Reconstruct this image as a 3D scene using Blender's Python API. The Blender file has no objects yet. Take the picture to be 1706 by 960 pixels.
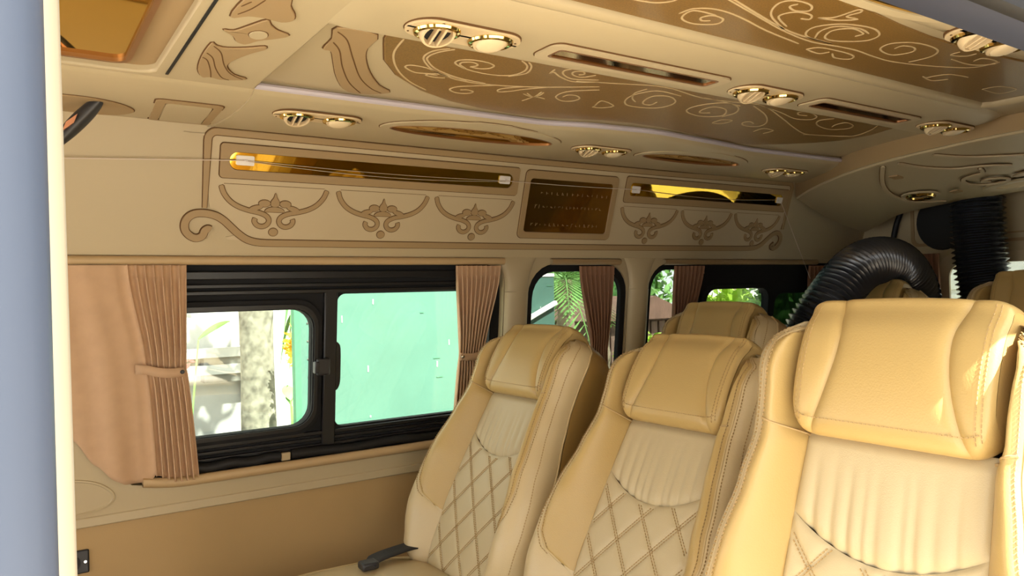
import bpy, bmesh, math, random
from mathutils import Vector, Matrix
from mathutils.geometry import tessellate_polygon
random.seed(7)
sc = bpy.context.scene
COL = sc.collection
PI = math.pi

# ---------------------------------------------------------------- camera
cam_data = bpy.data.cameras.new('camera')
cam_data.sensor_width = 36.0
cam_data.lens = 26.48
cam_data.clip_start = 0.02
cam = bpy.data.objects.new('camera', cam_data)
COL.objects.link(cam)
cam.matrix_world = Matrix(((0.82980482, 0.01777836, -0.55777046, 0.0),
                           (-0.55753834, -0.01653435, -0.82998651, 0.0),
                           (-0.02397817, 0.99970523, -0.00380817, 1.2),
                           (0, 0, 0, 1)))
sc.camera = cam

# ---------------------------------------------------------------- world, sun, exposure
world = bpy.data.worlds.new('sky'); sc.world = world
world.use_nodes = True
nt = world.node_tree; nt.nodes.clear()
bg = nt.nodes.new('ShaderNodeBackground'); wo = nt.nodes.new('ShaderNodeOutputWorld')
bg.inputs[0].default_value = (1.0, 0.985, 0.95, 1); bg.inputs[1].default_value = 1.4
nt.links.new(bg.outputs[0], wo.inputs[0])
sun_data = bpy.data.lights.new('sun', 'SUN'); sun_data.energy = 9.0; sun_data.angle = 0.01
sun_data.color = (1.0, 0.94, 0.84)
sun = bpy.data.objects.new('sun', sun_data); COL.objects.link(sun)
# light travels along (-0.14, 0.60, -0.79): from the door side, high, a touch from the rear of the van
sun.rotation_euler = Vector((-0.14, 0.60, -0.79)).to_track_quat('-Z', 'Y').to_euler()
vs = sc.view_settings
vs.view_transform = 'Standard'; vs.look = 'None'; vs.gamma = 1.0; vs.use_curve_mapping = False
vs.exposure = 1.85
sc.cycles.use_denoising = True
sc.cycles.max_bounces = 10
sc.cycles.diffuse_bounces = 7
sc.cycles.transparent_max_bounces = 12
sc.cycles.sample_clamp_indirect = 6.0
sc.cycles.caustics_reflective = False
sc.cycles.caustics_refractive = False

# ---------------------------------------------------------------- materials
def mat(name, col, rough=0.5, metal=0.0, bump=0.0, bscale=300.0, vary=0.0, vscale=3.0, spec=0.5, emit=None, coat=0.0):
    m = bpy.data.materials.new(name); m.use_nodes = True
    n = m.node_tree.nodes; l = m.node_tree.links
    b = n['Principled BSDF']
    b.inputs['Base Color'].default_value = (*col, 1)
    b.inputs['Roughness'].default_value = rough
    b.inputs['Metallic'].default_value = metal
    b.inputs['Specular IOR Level'].default_value = spec
    if coat: b.inputs['Coat Weight'].default_value = coat; b.inputs['Coat Roughness'].default_value = 0.08
    if emit:
        b.inputs['Emission Color'].default_value = (*emit[0], 1); b.inputs['Emission Strength'].default_value = emit[1]
    tc = None
    if vary or bump:
        tc = n.new('ShaderNodeTexCoord')
    if vary:
        t = n.new('ShaderNodeTexNoise'); t.inputs['Scale'].default_value = vscale; t.inputs['Detail'].default_value = 5
        l.new(tc.outputs['Object'], t.inputs['Vector'])
        r = n.new('ShaderNodeMapRange'); r.inputs['From Min'].default_value = 0.3; r.inputs['From Max'].default_value = 0.7
        r.inputs['To Min'].default_value = 1 - vary; r.inputs['To Max'].default_value = 1 + vary
        l.new(t.outputs['Fac'], r.inputs['Value'])
        v = n.new('ShaderNodeVectorMath'); v.operation = 'SCALE'
        v.inputs[0].default_value = col; l.new(r.outputs['Result'], v.inputs['Scale'])
        l.new(v.outputs['Vector'], b.inputs['Base Color'])
    if bump:
        t = n.new('ShaderNodeTexNoise'); t.inputs['Scale'].default_value = bscale; t.inputs['Detail'].default_value = 3
        l.new(tc.outputs['Object'], t.inputs['Vector'])
        bp = n.new('ShaderNodeBump'); bp.inputs['Strength'].default_value = bump; bp.inputs['Distance'].default_value = 0.002
        l.new(t.outputs['Fac'], bp.inputs['Height']); l.new(bp.outputs['Normal'], b.inputs['Normal'])
    return m

def glass_mat(name, tint, refl=0.08):
    m = bpy.data.materials.new(name); m.use_nodes = True
    n = m.node_tree.nodes; l = m.node_tree.links; n.clear()
    o = n.new('ShaderNodeOutputMaterial'); mx = n.new('ShaderNodeMixShader')
    t = n.new('ShaderNodeBsdfTransparent'); g = n.new('ShaderNodeBsdfGlossy')
    t.inputs[0].default_value = (*tint, 1); g.inputs['Roughness'].default_value = 0.02
    mx.inputs[0].default_value = refl
    l.new(t.outputs[0], mx.inputs[1]); l.new(g.outputs[0], mx.inputs[2]); l.new(mx.outputs[0], o.inputs[0])
    return m

M = {}
M['cream'] = mat('cream_vinyl', (0.4464, 0.36, 0.2196), 0.42, bump=0.08, bscale=900, spec=0.35)
M['cream_light'] = mat('pale_cream_vinyl', (0.4896, 0.396, 0.252), 0.45, bump=0.08, bscale=900, spec=0.35)
M['ceil'] = mat('ceiling_vinyl', (0.4423, 0.3615, 0.2246), 0.45, bump=0.08, bscale=900, spec=0.35)
M['tan'] = mat('carved_tan_vinyl', (0.335, 0.230, 0.116), 0.5, bump=0.08, bscale=900, spec=0.3)
M['groove'] = mat('routed_groove', (0.13, 0.07, 0.03), 0.8, spec=0.1)
M['door_tan'] = mat('tan_side_panel_vinyl', (0.3995, 0.2635, 0.1148), 0.5, bump=0.1, bscale=700, vary=0.05, vscale=3, spec=0.3)
M['seat_cream'] = mat('cream_seat_leather', (0.5265, 0.414, 0.234), 0.38, bump=0.12, bscale=500, spec=0.4)
M['seat_center'] = mat('perforated_cream_leather', (0.495, 0.405, 0.243), 0.42, bump=0.15, bscale=700, spec=0.35)
M['seat_tan'] = mat('tan_seat_leather', (0.455, 0.318, 0.122), 0.36, bump=0.14, bscale=420, spec=0.4)
M['seat_side'] = mat('tan_seat_side_leather', (0.36, 0.2205, 0.0675), 0.38, bump=0.12, bscale=420, spec=0.4)
M['piping'] = mat('seat_piping', (0.4896, 0.3672, 0.1836), 0.4)
M['stitch'] = mat('brown_stitching', (0.42, 0.29, 0.13), 0.7)
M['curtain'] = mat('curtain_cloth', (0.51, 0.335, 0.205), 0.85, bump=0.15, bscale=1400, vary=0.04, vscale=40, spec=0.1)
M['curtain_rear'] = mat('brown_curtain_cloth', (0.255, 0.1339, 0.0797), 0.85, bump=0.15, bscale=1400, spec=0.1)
M['black'] = mat('black_window_frame', (0.012, 0.012, 0.013), 0.32, spec=0.4)
M['black_matt'] = mat('matt_black_window_frame', (0.012, 0.012, 0.013), 0.7, spec=0.15)
M['rubber'] = mat('black_rubber', (0.010, 0.010, 0.011), 0.55, spec=0.3)
M['plastic'] = mat('dark_plastic', (0.025, 0.024, 0.026), 0.4, spec=0.4)
M['hose'] = mat('black_duct_hose', (0.028, 0.032, 0.040), 0.24, spec=0.8)
M['gold'] = mat('polished_gold', (0.83, 0.60, 0.21), 0.10, 1.0)
M['gold_mirror'] = mat('gold_tinted_mirror', (0.82, 0.52, 0.07), 0.03, 1.0)
M['brown_mirror'] = mat('bronze_tinted_mirror', (0.46, 0.27, 0.08), 0.10, 1.0)
M['oval_glass'] = mat('gold_brown_speckled_glass', (0.225, 0.125, 0.033), 0.32, 0.12, vary=0.22, vscale=380, spec=0.4, coat=0.12)
M['etch'] = mat('etched_cream_line', (0.51, 0.3825, 0.2125), 0.5)
M['vent_cream'] = mat('vent_cream_plastic', (0.648, 0.504, 0.306), 0.3, spec=0.45)
M['lens'] = mat('lamp_lens', (0.738, 0.594, 0.378), 0.25)
M['led'] = mat('frosted_light_strip', (0.46, 0.42, 0.47), 0.5)
M['hookmat'] = mat('clear_white_hook', (0.75, 0.70, 0.66), 0.3)
M['wire'] = mat('clear_string', (0.55, 0.45, 0.36), 0.4)
M['paint'] = mat('blue_grey_car_paint', (0.0239, 0.0313, 0.0479), 0.5, 0.0, spec=0.3)
M['paint_dark'] = mat('navy_door_seal', (0.022, 0.027, 0.045), 0.4)
M['copper'] = mat('copper_sticker', (0.60, 0.27, 0.15), 0.35, 0.3)
M['lip'] = mat('bronze_lip', (0.24, 0.11, 0.04), 0.3, 0.4)
M['chrome'] = mat('chrome', (0.7, 0.7, 0.7), 0.15, 1.0)
M['belt'] = mat('seat_belt_webbing', (0.012, 0.013, 0.018), 0.7, bump=0.3, bscale=900)
M['floor'] = mat('brown_floor_mat', (0.11, 0.07, 0.04), 0.7)
M['glass'] = glass_mat('side_window_glass', (0.80, 0.86, 0.82))
M['glass_rear'] = glass_mat('rear_window_glass', (0.46, 0.49, 0.48))
M['beige'] = mat('beige_weatherstrip', (0.15, 0.13, 0.092), 0.6)
M['trim'] = mat('tan_trim_vinyl', (0.4536, 0.3159, 0.162), 0.5, bump=0.08, bscale=800)
M['glass_dark'] = glass_mat('tinted_window_glass', (0.10, 0.13, 0.11))
M['ground'] = mat('pale_concrete_ground', (0.58, 0.53, 0.45), 0.9, vary=0.12, vscale=1.5)
M['mint'] = mat('mint_green_board', (0.087, 0.200, 0.160), 0.6, vary=0.07, vscale=5)
M['mint_dark'] = mat('dark_green_post', (0.07, 0.25, 0.14), 0.6)
M['white'] = mat('white_masonry', (0.82, 0.81, 0.78), 0.8, vary=0.05, vscale=4)
M['house'] = mat('pale_grey_render', (0.34, 0.335, 0.32), 0.85, vary=0.12, vscale=3)
M['grey'] = mat('weathered_grey_concrete', (0.13, 0.125, 0.11), 0.9, vary=0.3, vscale=6)
M['bark'] = mat('mottled_grey_bark', (0.18, 0.1665, 0.1305), 0.95, vary=0.55, vscale=26, bump=0.6, bscale=40)
M['palm_bark'] = mat('palm_trunk_bark', (0.24, 0.19, 0.13), 0.95, vary=0.4, vscale=20)
M['leaf'] = mat('green_leaf', (0.16, 0.34, 0.08), 0.5, vary=0.3, vscale=9)
M['leaf_dark'] = mat('dark_green_leaf', (0.07, 0.17, 0.05), 0.45, vary=0.3, vscale=9)
M['leaf_lime'] = mat('lime_green_leaf', (0.34, 0.52, 0.05), 0.55, vary=0.3, vscale=9)
M['yellow'] = mat('yellow_blossom', (0.78, 0.56, 0.04), 0.6)
M['pink'] = mat('pink_red_blossom', (0.62, 0.10, 0.12), 0.6)
M['hutwood'] = mat('weathered_brown_boards', (0.16, 0.10, 0.075), 0.85, vary=0.3, vscale=8)
M['hutroof'] = mat('red_brown_tiles', (0.16, 0.085, 0.06), 0.8, vary=0.2, vscale=8)

# ---------------------------------------------------------------- mesh helpers
class MB:
    def __init__(s): s.v = []; s.f = []
    def add(s, vs_, fs_):
        b = len(s.v); s.v += [tuple(p) for p in vs_]; s.f += [tuple(i + b for i in f) for f in fs_]; return s
    def box(s, x0, x1, y0, y1, z0, z1):
        return s.add([(x0,y0,z0),(x1,y0,z0),(x1,y1,z0),(x0,y1,z0),(x0,y0,z1),(x1,y0,z1),(x1,y1,z1),(x0,y1,z1)],
                     [(0,3,2,1),(4,5,6,7),(0,1,5,4),(1,2,6,5),(2,3,7,6),(3,0,4,7)])
    def grid(s, fn, nu, nv, close=False):
        vs_ = [fn(i / nu, j / nv) for j in range(nv + 1) for i in range(nu + (0 if close else 1))]
        w = nu if close else nu + 1
        fs_ = []
        for j in range(nv):
            for i in range(nu):
                a = j * w + i; b = j * w + (i + 1) % w
                fs_.append((a, b, b + w, a + w))
        return s.add(vs_, fs_)
    def tube(s, path, r, seg=8, caps=True):
        P = [Vector(p) for p in path]; n = len(P)
        R = r if isinstance(r, (list, tuple)) else [r] * n
        up = Vector((0, 0, 1)); vs_ = []
        for i in range(n):
            t = (P[min(i + 1, n - 1)] - P[max(i - 1, 0)]).normalized()
            u = up - t * up.dot(t)
            if u.length < 1e-3: u = Vector((1, 0, 0)) - t * t.x
            u.normalize(); up = u; w = t.cross(u)
            for k in range(seg):
                a = 2 * PI * k / seg
                vs_.append(P[i] + (u * math.cos(a) + w * math.sin(a)) * R[i])
        fs_ = [(i*seg+k, i*seg+(k+1)%seg, (i+1)*seg+(k+1)%seg, (i+1)*seg+k) for i in range(n-1) for k in range(seg)]
        if caps: fs_ += [tuple(range(seg-1, -1, -1)), tuple((n-1)*seg+k for k in range(seg))]
        return s.add(vs_, fs_)
    def lathe(s, prof, seg=24, c=(0, 0), caps=True):       # prof (r, z)
        n = len(prof)
        vs_ = [(c[0]+r*math.cos(2*PI*k/seg), c[1]+r*math.sin(2*PI*k/seg), z) for r, z in prof for k in range(seg)]
        fs_ = [(i*seg+k, i*seg+(k+1)%seg, (i+1)*seg+(k+1)%seg, (i+1)*seg+k) for i in range(n-1) for k in range(seg)]
        if caps: fs_ += [tuple(range(seg)), tuple((n-1)*seg+k for k in range(seg))]
        return s.add(vs_, fs_)
    def prism(s, outer, h0, h1, holes=()):                   # 2-D polygon with holes between heights h0 and h1
        loops = [list(outer)] + [list(h) for h in holes]
        flat = [p for lp in loops for p in lp]; n = len(flat)
        tris = tessellate_polygon([[Vector((p[0], p[1], 0)) for p in lp] for lp in loops])
        vs_ = [(p[0], p[1], h1) for p in flat] + [(p[0], p[1], h0) for p in flat]
        fs_ = [tuple(t) for t in tris] + [tuple(i + n for i in reversed(t)) for t in tris]
        b = 0
        for lp in loops:
            m = len(lp)
            fs_ += [(b+i, b+(i+1)%m, n+b+(i+1)%m, n+b+i) for i in range(m)]
            b += m
        return s.add(vs_, fs_)
    def ribbon(s, pts, w, h0, h1, taper=False):             # flat band following a 2-D polyline
        n = len(pts); P = [Vector((p[0], p[1])) for p in pts]; L = []; Rr = []
        for i in range(n):
            t = (P[min(i+1, n-1)] - P[max(i-1, 0)])
            if t.length < 1e-9: t = Vector((1, 0))
            t.normalize(); q = Vector((-t.y, t.x))
            k = w / 2
            if taper: k *= 0.35 + 0.65 * math.sin(PI * min(1, max(0, (i + .5) / n)))
            elif i in (0, n-1): k *= 0.6
            L.append(P[i] + q * k); Rr.append(P[i] - q * k)
        vs_ = [(p.x, p.y, h1) for p in L] + [(p.x, p.y, h1) for p in Rr] + [(p.x, p.y, h0) for p in L] + [(p.x, p.y, h0) for p in Rr]
        fs_ = []
        for i in range(n-1):
            fs_ += [(i, i+1, n+i+1, n+i), (2*n+i, 2*n+i+1, i+1, i), (n+i, n+i+1, 3*n+i+1, 3*n+i)]
        fs_ += [(0, n, 3*n, 2*n), (n-1, 3*n-1, 4*n-1, 2*n-1)]
        return s.add(vs_, fs_)
    def build(s, name, m, parent=None, fn=None, smooth=40, bevel=0.0, seg=2):
        me = bpy.data.meshes.new(name)
        me.from_pydata([fn(*p) for p in s.v] if fn else s.v, [], s.f)
        bm = bmesh.new(); bm.from_mesh(me)
        bmesh.ops.remove_doubles(bm, verts=bm.verts, dist=1e-6)
        bmesh.ops.recalc_face_normals(bm, faces=bm.faces)
        bm.to_mesh(me); bm.free()
        if smooth:
            me.shade_smooth(); me.set_sharp_from_angle(angle=math.radians(smooth))
        me.materials.append(M[m] if isinstance(m, str) else m)
        o = bpy.data.objects.new(name, me); COL.objects.link(o)
        if parent: o.parent = parent
        if bevel:
            b = o.modifiers.new('bevel', 'BEVEL'); b.width = bevel; b.segments = seg; b.limit_method = 'ANGLE'; b.angle_limit = math.radians(40)
        return o

def tag(o, label, cat, group=None):
    o['label'] = label; o['category'] = cat
    if group: o['group'] = group
    return o
def struct(o, label=None):
    o['kind'] = 'structure'
    if label: o['label'] = label
    return o
def empty(name, loc=(0, 0, 0), rz=0.0):
    o = bpy.data.objects.new(name, None); COL.objects.link(o); o.location = loc; o.rotation_euler = (0, 0, rz)
    o.empty_display_size = 0.05
    return o
def inst(o, parent, name=None):                             # another copy of a mesh part
    c = o.copy(); COL.objects.link(c); c.parent = parent
    return c
def copy_tree(o, parent=None):
    c = o.copy(); COL.objects.link(c); c.parent = parent
    for ch in list(o.children): copy_tree(ch, c)
    return c
def cr(pts, k=6, closed=False):                             # Catmull-Rom through points of any dimension
    n = len(pts); out = []
    rng = n if closed else n - 1
    for i in range(rng):
        g = (lambda j: pts[j % n]) if closed else (lambda j: pts[min(max(j, 0), n - 1)])
        p0, p1, p2, p3 = g(i-1), g(i), g(i+1), g(i+2)
        for q in range(k):
            t = q / k
            out.append(tuple(0.5*((2*b)+(-a+c)*t+(2*a-5*b+4*c-d)*t*t+(-a+3*b-3*c+d)*t**3) for a, b, c, d in zip(p0, p1, p2, p3)))
    if not closed: out.append(tuple(pts[-1]))
    return out
def rrect(x0, x1, y0, y1, r, k=6):
    r = min(r, (x1-x0)/2 - 1e-5, (y1-y0)/2 - 1e-5); out = []
    for cx, cy, a0 in ((x1-r, y1-r, 0), (x0+r, y1-r, PI/2), (x0+r, y0+r, PI), (x1-r, y0+r, 1.5*PI)):
        for i in range(k+1):
            a = a0 + PI/2*i/k; out.append((cx + r*math.cos(a), cy + r*math.sin(a)))
    return out
def ellipse(cx, cy, rx, ry, k=24): return [(cx + rx*math.cos(2*PI*i/k), cy + ry*math.sin(2*PI*i/k)) for i in range(k)]
def lerp_tab(tab):
    def f(x):
        if x <= tab[0][0]: return tab[0][1]
        for (a, b), (c, d) in zip(tab, tab[1:]):
            if x <= c:
                t = (x-a)/(c-a); t = t*t*(3-2*t)*0.5 + t*0.5
                return b + (d-b)*t
        return tab[-1][1]
    return f
def grow(poly, d):                                          # offset a closed polygon outward by d
    n = len(poly); A = sum(poly[i][0]*poly[(i+1)%n][1]-poly[(i+1)%n][0]*poly[i][1] for i in range(n))
    s = 1 if A > 0 else -1; out = []
    for i in range(n):
        a, b, c = Vector(poly[i-1]), Vector(poly[i]), Vector(poly[(i+1) % n])
        t = (c - a)
        if t.length < 1e-9: out.append(poly[i]); continue
        t.normalize(); out.append((b.x + s*t.y*d, b.y - s*t.x*d))
    return out

# ---------------------------------------------------------------- surfaces of the van's interior (x = rearwards, y = across, z = up)
PZ, PY, PS = 1.325, 1.825, -0.32
PN = math.sqrt(1 + PS*PS)
def panel_map(u, h, n):                                      # leaning upper side panel
    return (u, PY + PS*h/PN - n/PN, PZ + h/PN + n*PS/PN)
def win_map(u, z, n):                                        # window plane
    return (u, 1.905 - 0.12*(z-0.77) - n, z)
def ceil_map(z0):
    return lambda x, y, n: (x, y, z0 - n)
lip = lerp_tab([(-.6, 1.36), (.37, 1.353), (.99, 1.35), (1.134, 1.318), (1.307, 1.303), (1.494, 1.322), (1.707, 1.349), (2.2, 1.338)])
SOF = lerp_tab([(1.352, 1.572), (1.37, 1.562), (1.40, 1.5565), (1.45, 1.554), (1.55, 1.556), (1.66, 1.564), (1.72, 1.573), (1.77, 1.588)])
def sof_map(x, y, n): return (x, y, SOF(y) - n)

# ================================================================ STRUCTURE
# ---- ground and van shell
struct(MB().box(-9, 16, -9, 16, -0.66, -0.6).build('ground', 'ground', smooth=0), 'pale concrete yard around the van')
struct(MB().box(-1.3, 3.05, 0.2, 1.95, -0.06, 0.0).build('floor', 'floor', smooth=0), 'brown floor of the van')
struct(MB().box(-1.35, 3.12, 0.14, 2.02, 1.66, 1.70).build('roof', 'paint', smooth=0), 'outer roof skin of the van')

# ---- far side wall: window band with three openings, lower panel, upper slope
W1 = cr([(.045,1.0),(.06,1.22),(.10,1.272),(.30,1.28),(1.0,1.28),(1.17,1.278),(1.212,1.235),(1.215,1.0),(1.205,.80),(1.17,.765),(.9,.762),(.30,.772),(.215,.806),(.13,.912)], 5, True)
W2 = rrect(1.303, 1.705, .79, 1.279, .095)
W3 = rrect(1.797, 2.93, .79, 1.283, .095)
wall = MB().prism([(-1.3,.72),(3.05,.72),(3.05,1.302),(-1.3,1.302)], -.030, 0, [rrect(-1.12, -.14, .78, 1.262, .06), W1, W2, W3]).build('wall_far', 'cream', fn=win_map, bevel=.006, seg=3)
struct(wall, 'cream vinyl side wall of the van opposite the door')
MB().box(-1.3, 3.05, 1.918, 1.97, 0, .70).build('lower_panel', 'door_tan', wall, bevel=.003)
MB().box(-1.3, 3.05, 1.907, 1.97, .70, .722).build('belt_strip', 'cream', wall, bevel=.003)
MB().prism([(-1.3,-.028),(3.05,-.028),(3.05,.30),(-1.3,.30)], -.05, 0).build('upper_panel', 'cream', wall, fn=panel_map)
for x0, x1 in ((1.218, 1.300), (1.708, 1.794)):              # padded window pillars, in two lengths that meet at a seam
    def pil(z0, z1, bulge, flare):
        def f(u, v):
            a = (u-.5)*2; z = z0+(z1-z0)*v; k = flare*v**2.2
            return win_map((x0+x1)/2 + a*(x1-x0)/2*(1+.75*k), z, .003 + bulge*(1-.8*k)*math.sqrt(max(0, 1-a*a)))
        return MB().grid(f, 16, 14)
    pil(.74, 1.1965, .021, 0).build('pillar_pad', 'cream', wall)
    pil(1.1975, 1.305, .019, 1).build('pillar_pad', 'cream', wall)
t = MB(); t.tube([win_map(-.3,1.287,.010), win_map(1.205,1.287,.010)], .0105, 10)
struct(t.build('trim_1', 'trim'), 'tan padded strip above the large window')
t = MB(); t.grid(lambda u, v: win_map(.25+.98*u, .7735+.0125*math.sin(v*2*PI)+.012*max(0,1-u*9)**2, .010+.0125*math.cos(v*2*PI)), 30, 10)
struct(t.build('trim_2', 'trim'), 'tan rounded sill strip under the large window')
for i, (x0, x1) in enumerate(((1.38, 1.66), (1.86, 2.72))):
    t = MB(); t.grid(lambda u, v: win_map(x0+(x1-x0)*u, 1.286+.010*math.sin(v*2*PI), .006+.010*math.cos(v*2*PI)), 12, 8)
    struct(t.build('trim_%d' % (i+3), 'tan'), 'tan strip above the %s rear side window' % ('small', 'long')[i])
# shallow rounded recess pressed in the belt panel near the door pillar
t = MB(); t.tube(cr([win_map(-.02,.812,.0), win_map(.10,.810,.0), win_map(.16,.795,.0), win_map(.192,.765,.0), win_map(.178,.742,.0), win_map(.13,.731,.0), win_map(-.02,.725,.0)], 6), .0035, 6)
t.build('pressed_recess_rim', 'cream', wall)

# ---- rear wall / tailgate
def rear_map(y, z, n): return (3.0 - n, y, z)
rw = MB().prism([(.2,.0),(1.93,.0),(1.93,1.66),(.2,1.66)], -.05, 0, [rrect(.42, 1.478, .74, 1.285, .06)]).build('wall_rear', 'cream', fn=rear_map, bevel=.004)
struct(rw, 'cream rear wall and tailgate lining')
t = MB(); t.tube(cr([(2.985,1.69,1.24),(2.985,1.672,1.345),(2.985,1.644,1.452),(2.985,1.58,1.55),(2.985,1.4,1.60)], 6), .011, 8)
t.build('black_door_seal', 'rubber', rw)
for (a, b) in ((1.36, 1.60), (.62, 1.30)):
    o = rrect(a, b, 1.335, 1.56, .03); i = rrect(a+.012, b-.012, 1.347, 1.548, .024)
    MB().prism(o, 0, .006, [i]).build('carved_frame', 'tan', rw, fn=rear_map)
    i2 = rrect(a+.03, b-.03, 1.365, 1.53, .02); i3 = rrect(a+.036, b-.036, 1.371, 1.524, .016)
    MB().prism(i2, 0, .004, [i3]).build('carved_frame', 'tan', rw, fn=rear_map)
wr = MB().prism(rrect(.40, 1.498, .72, 1.303, .07), 0, .012, [rrect(.445, 1.455, .765, 1.262, .05)]).build('window_4', 'cream_light', fn=rear_map, bevel=.004)
struct(wr, 'tailgate window with a pale surround')
MB().box(3.02, 3.024, .43, 1.47, .75, 1.28).build('pane', 'glass_rear', wr)

# ---- door side wall (behind and beside the camera): pillar, header, rear part left windowless to darken the rear
def near_map(u, z, n): return (u, .235 + n, z)
nw = MB().prism([(1.1,-.25),(3.05,-.25),(3.05,1.60),(1.1,1.60)], 0, .06).build('wall_near', 'cream', fn=near_map)
struct(nw, 'cream side wall behind the sliding door opening')
MB().prism([(-1.3,-.25),(-.10,-.25),(-.10,1.60),(-1.3,1.60)], 0, .06, [rrect(-1.05, -.17, .76, 1.27, .06)]).build('front_door_lining', 'cream', nw, fn=near_map)
MB().box(-.10, 1.22, .30, .34, 1.448, 1.60).build('header_lining', 'cream', nw, bevel=.01)
MB().box(-1.3, 3.05, .16, .235, -.25, -.02).build('door_sill', 'paint', nw)
fw = MB().prism([(.2,-.25),(1.95,-.25),(1.95,1.62),(.2,1.62)], 0, .05, [rrect(.34, 1.80, .72, 1.38, .12)]).build('wall_front', 'plastic', fn=lambda y, z, n: (-1.3 - n, y, z))
struct(fw, 'front of the cab with the windscreen opening')

# door pillar at the left edge and the door head rail at the top right
def pill(xr, yc, ry, lean):
    def f(u, v):
        a = 2*PI*u; z = -.2 + 1.85*v
        x = xr - .05 + .05*math.cos(a)*(abs(math.cos(a))**-.35 if abs(math.cos(a)) > .05 else 1)
        return (min(x, xr) + lean*(z-1.2), yc + ry*math.sin(a) - .02*(z-1.2), z)
    return MB().grid(f, 24, 12, True)
dp = pill(.0088, .205, .022, -.006).build('door_pillar', 'paint')
struct(dp, 'blue grey painted door pillar beside the door opening')
pill(.0160, .268, .018, -.010).build('pillar_lining', 'beige', dp)
def rail(y0, y1, z0, z1, name, m, parent=None, b=.008):
    mb = MB()
    def f(u, v):
        x = -.1 + 1.5*u; a = 2*PI*v
        c, s = math.cos(a), math.sin(a)
        k = max(abs(c), abs(s))**.75
        return (x, (y0+y1)/2 + (y1-y0)/2*c/k, (z0+z1)/2 + (z1-z0)/2*s/k + .012*max(0, (x-.9)/.5)**2)
    mb.grid(f, 24, 24)
    return mb.build(name, m, parent)
dh = rail(.262, .305, 1.404, 1.44, 'door_header', 'paint_dark')
struct(dh, 'navy rubber sealed head rail of the sliding door opening')
rail(.246, .268, 1.402, 1.45, 'seal_lip', 'rubber', dh)
rail(.19, .252, 1.398, 1.46, 'painted_edge', 'paint', dh)
MB().box(-1.35, 3.12, .165, .225, 1.44, 1.67).build('roof_gap_filler', 'paint', dh, bevel=.01)  # added filler, closes the gap below the roof that let sunlight through

# ---- ceiling: recessed field, side soffit, beam, front unit, rear header
ceil = MB().box(-1.3, 3.05, .22, 1.42, 1.583, 1.62).build('ceiling', 'ceil', smooth=0)
struct(ceil, 'cream vinyl ceiling of the van')
def sofgrid(x0, x1, lift=0.0):
    YS = [0, .004, .012, .022, .05, .10, .16, .22, .28, .33, .365, .42]
    def f(u, v):
        x = x0 + (x1-x0)*u; k = v*(len(YS)-1); i = min(int(k), len(YS)-2)
        d = YS[i] + (YS[i+1]-YS[i])*(k-i); L = lip(x)
        y = L + d + (1.352-L)*(d/.42)**1.0 if d > 0 else L
        z = 1.588 if v == 0 else SOF(1.352 + d)
        return (x, y, z + lift)
    return MB().grid(f, max(4, int((x1-x0)/.04)), (len(YS)-1)*2)
so = sofgrid(.372, 2.56).build('ceiling_soffit', 'ceil', smooth=60)
struct(so, 'curved cream soffit carrying the air vents along the side wall')
sofgrid(-1.3, .400, .003).build('front_soffit', 'ceil', so, smooth=60)
MB().grid(lambda u, v: (.372, 1.353+.41*u, SOF(1.353+.41*u)-.0005+.009*v), 30, 1).build('soffit_step', 'ceil', so)
t = MB(); t.tube([(.372 + (2.20-.372)*i/60, lip(.372+(2.20-.372)*i/60) - .002, 1.5735) for i in range(61)], .0062, 8)
led = t.build('light_strip', 'led'); tag(led, 'thin lavender light strip running along the ceiling edge above the wall vents', 'light strip')
# near side soffit, mirrored over the door
nso = MB().grid(lambda u, v: (.372+1.9*u, .575 - .28*v, 1.585 - .034*min(1, v*6)**.5 - .11*max(0, v-.35)**1.6), 24, 24).build('near_soffit', 'ceil', so)

beam = MB()
def bf(u, v):
    pr = [(1.0,1.586),(.985,1.584),(.979,1.570),(.970,1.563),(.955,1.561),(.90,1.561),(.86,1.562),(.835,1.566),(.815,1.573),(.806,1.580),(.80,1.586)]
    pr = cr(pr, 3); k = v*(len(pr)-1); i = min(int(k), len(pr)-2)
    y = pr[i][0]+(pr[i+1][0]-pr[i][0])*(k-i); z = pr[i][1]+(pr[i+1][1]-pr[i][1])*(k-i)
    x = .360 + 1.587*u
    e = max(0, (x-1.90)/.047); g = min(1, max(0, (.385-x)/.02))
    if z < 1.5668: z += (1.5668-z)*g
    return (x, y, z + (1.586-z)*min(1, e)**2)
beam.grid(bf, 60, 30)
bo = beam.build('ceiling_beam', 'ceil', smooth=60); struct(bo, 'cream beam running lengthwise down the middle of the ceiling')

# front overhead unit with the gold mirror
fu = MB().prism([(-1.3,.22),(.370,.22),(.370,1.352),(-1.3,1.352)], 0, .020, [rrect(-.30, .205, .62, 1.375-.04, .03)]).build('overhead_front_panel', 'ceil', fn=ceil_map(1.586), bevel=.004)
struct(fu, 'cream overhead panel at the front of the ceiling')
MB().prism(rrect(-.31, .215, .61, 1.345, .03), 0, .006, [rrect(-.27, .163, .66, 1.316, .022)]).build('mirror_surround', 'tan', fu, fn=ceil_map(1.584), bevel=.003)
MB().prism(rrect(-.275, .168, .655, 1.321, .025), 0, .014, [rrect(-.268, .160, .662, 1.3135, .02)]).build('bronze_lip', 'lip', fu, fn=ceil_map(1.586))
gm = MB().box(-.27, .163, .66, 1.316, 1.578, 1.582).build('ceiling_mirror', 'gold_mirror', smooth=0)
tag(gm, 'gold tinted mirror set into the ceiling beside the door pillar', 'mirror')
MB().prism([(.216,.60),(.2195,.60),(.2255,1.322),(.221,1.322)], .0, .0215).build('black_slot', 'rubber', fu, fn=ceil_map(1.586))
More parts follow.
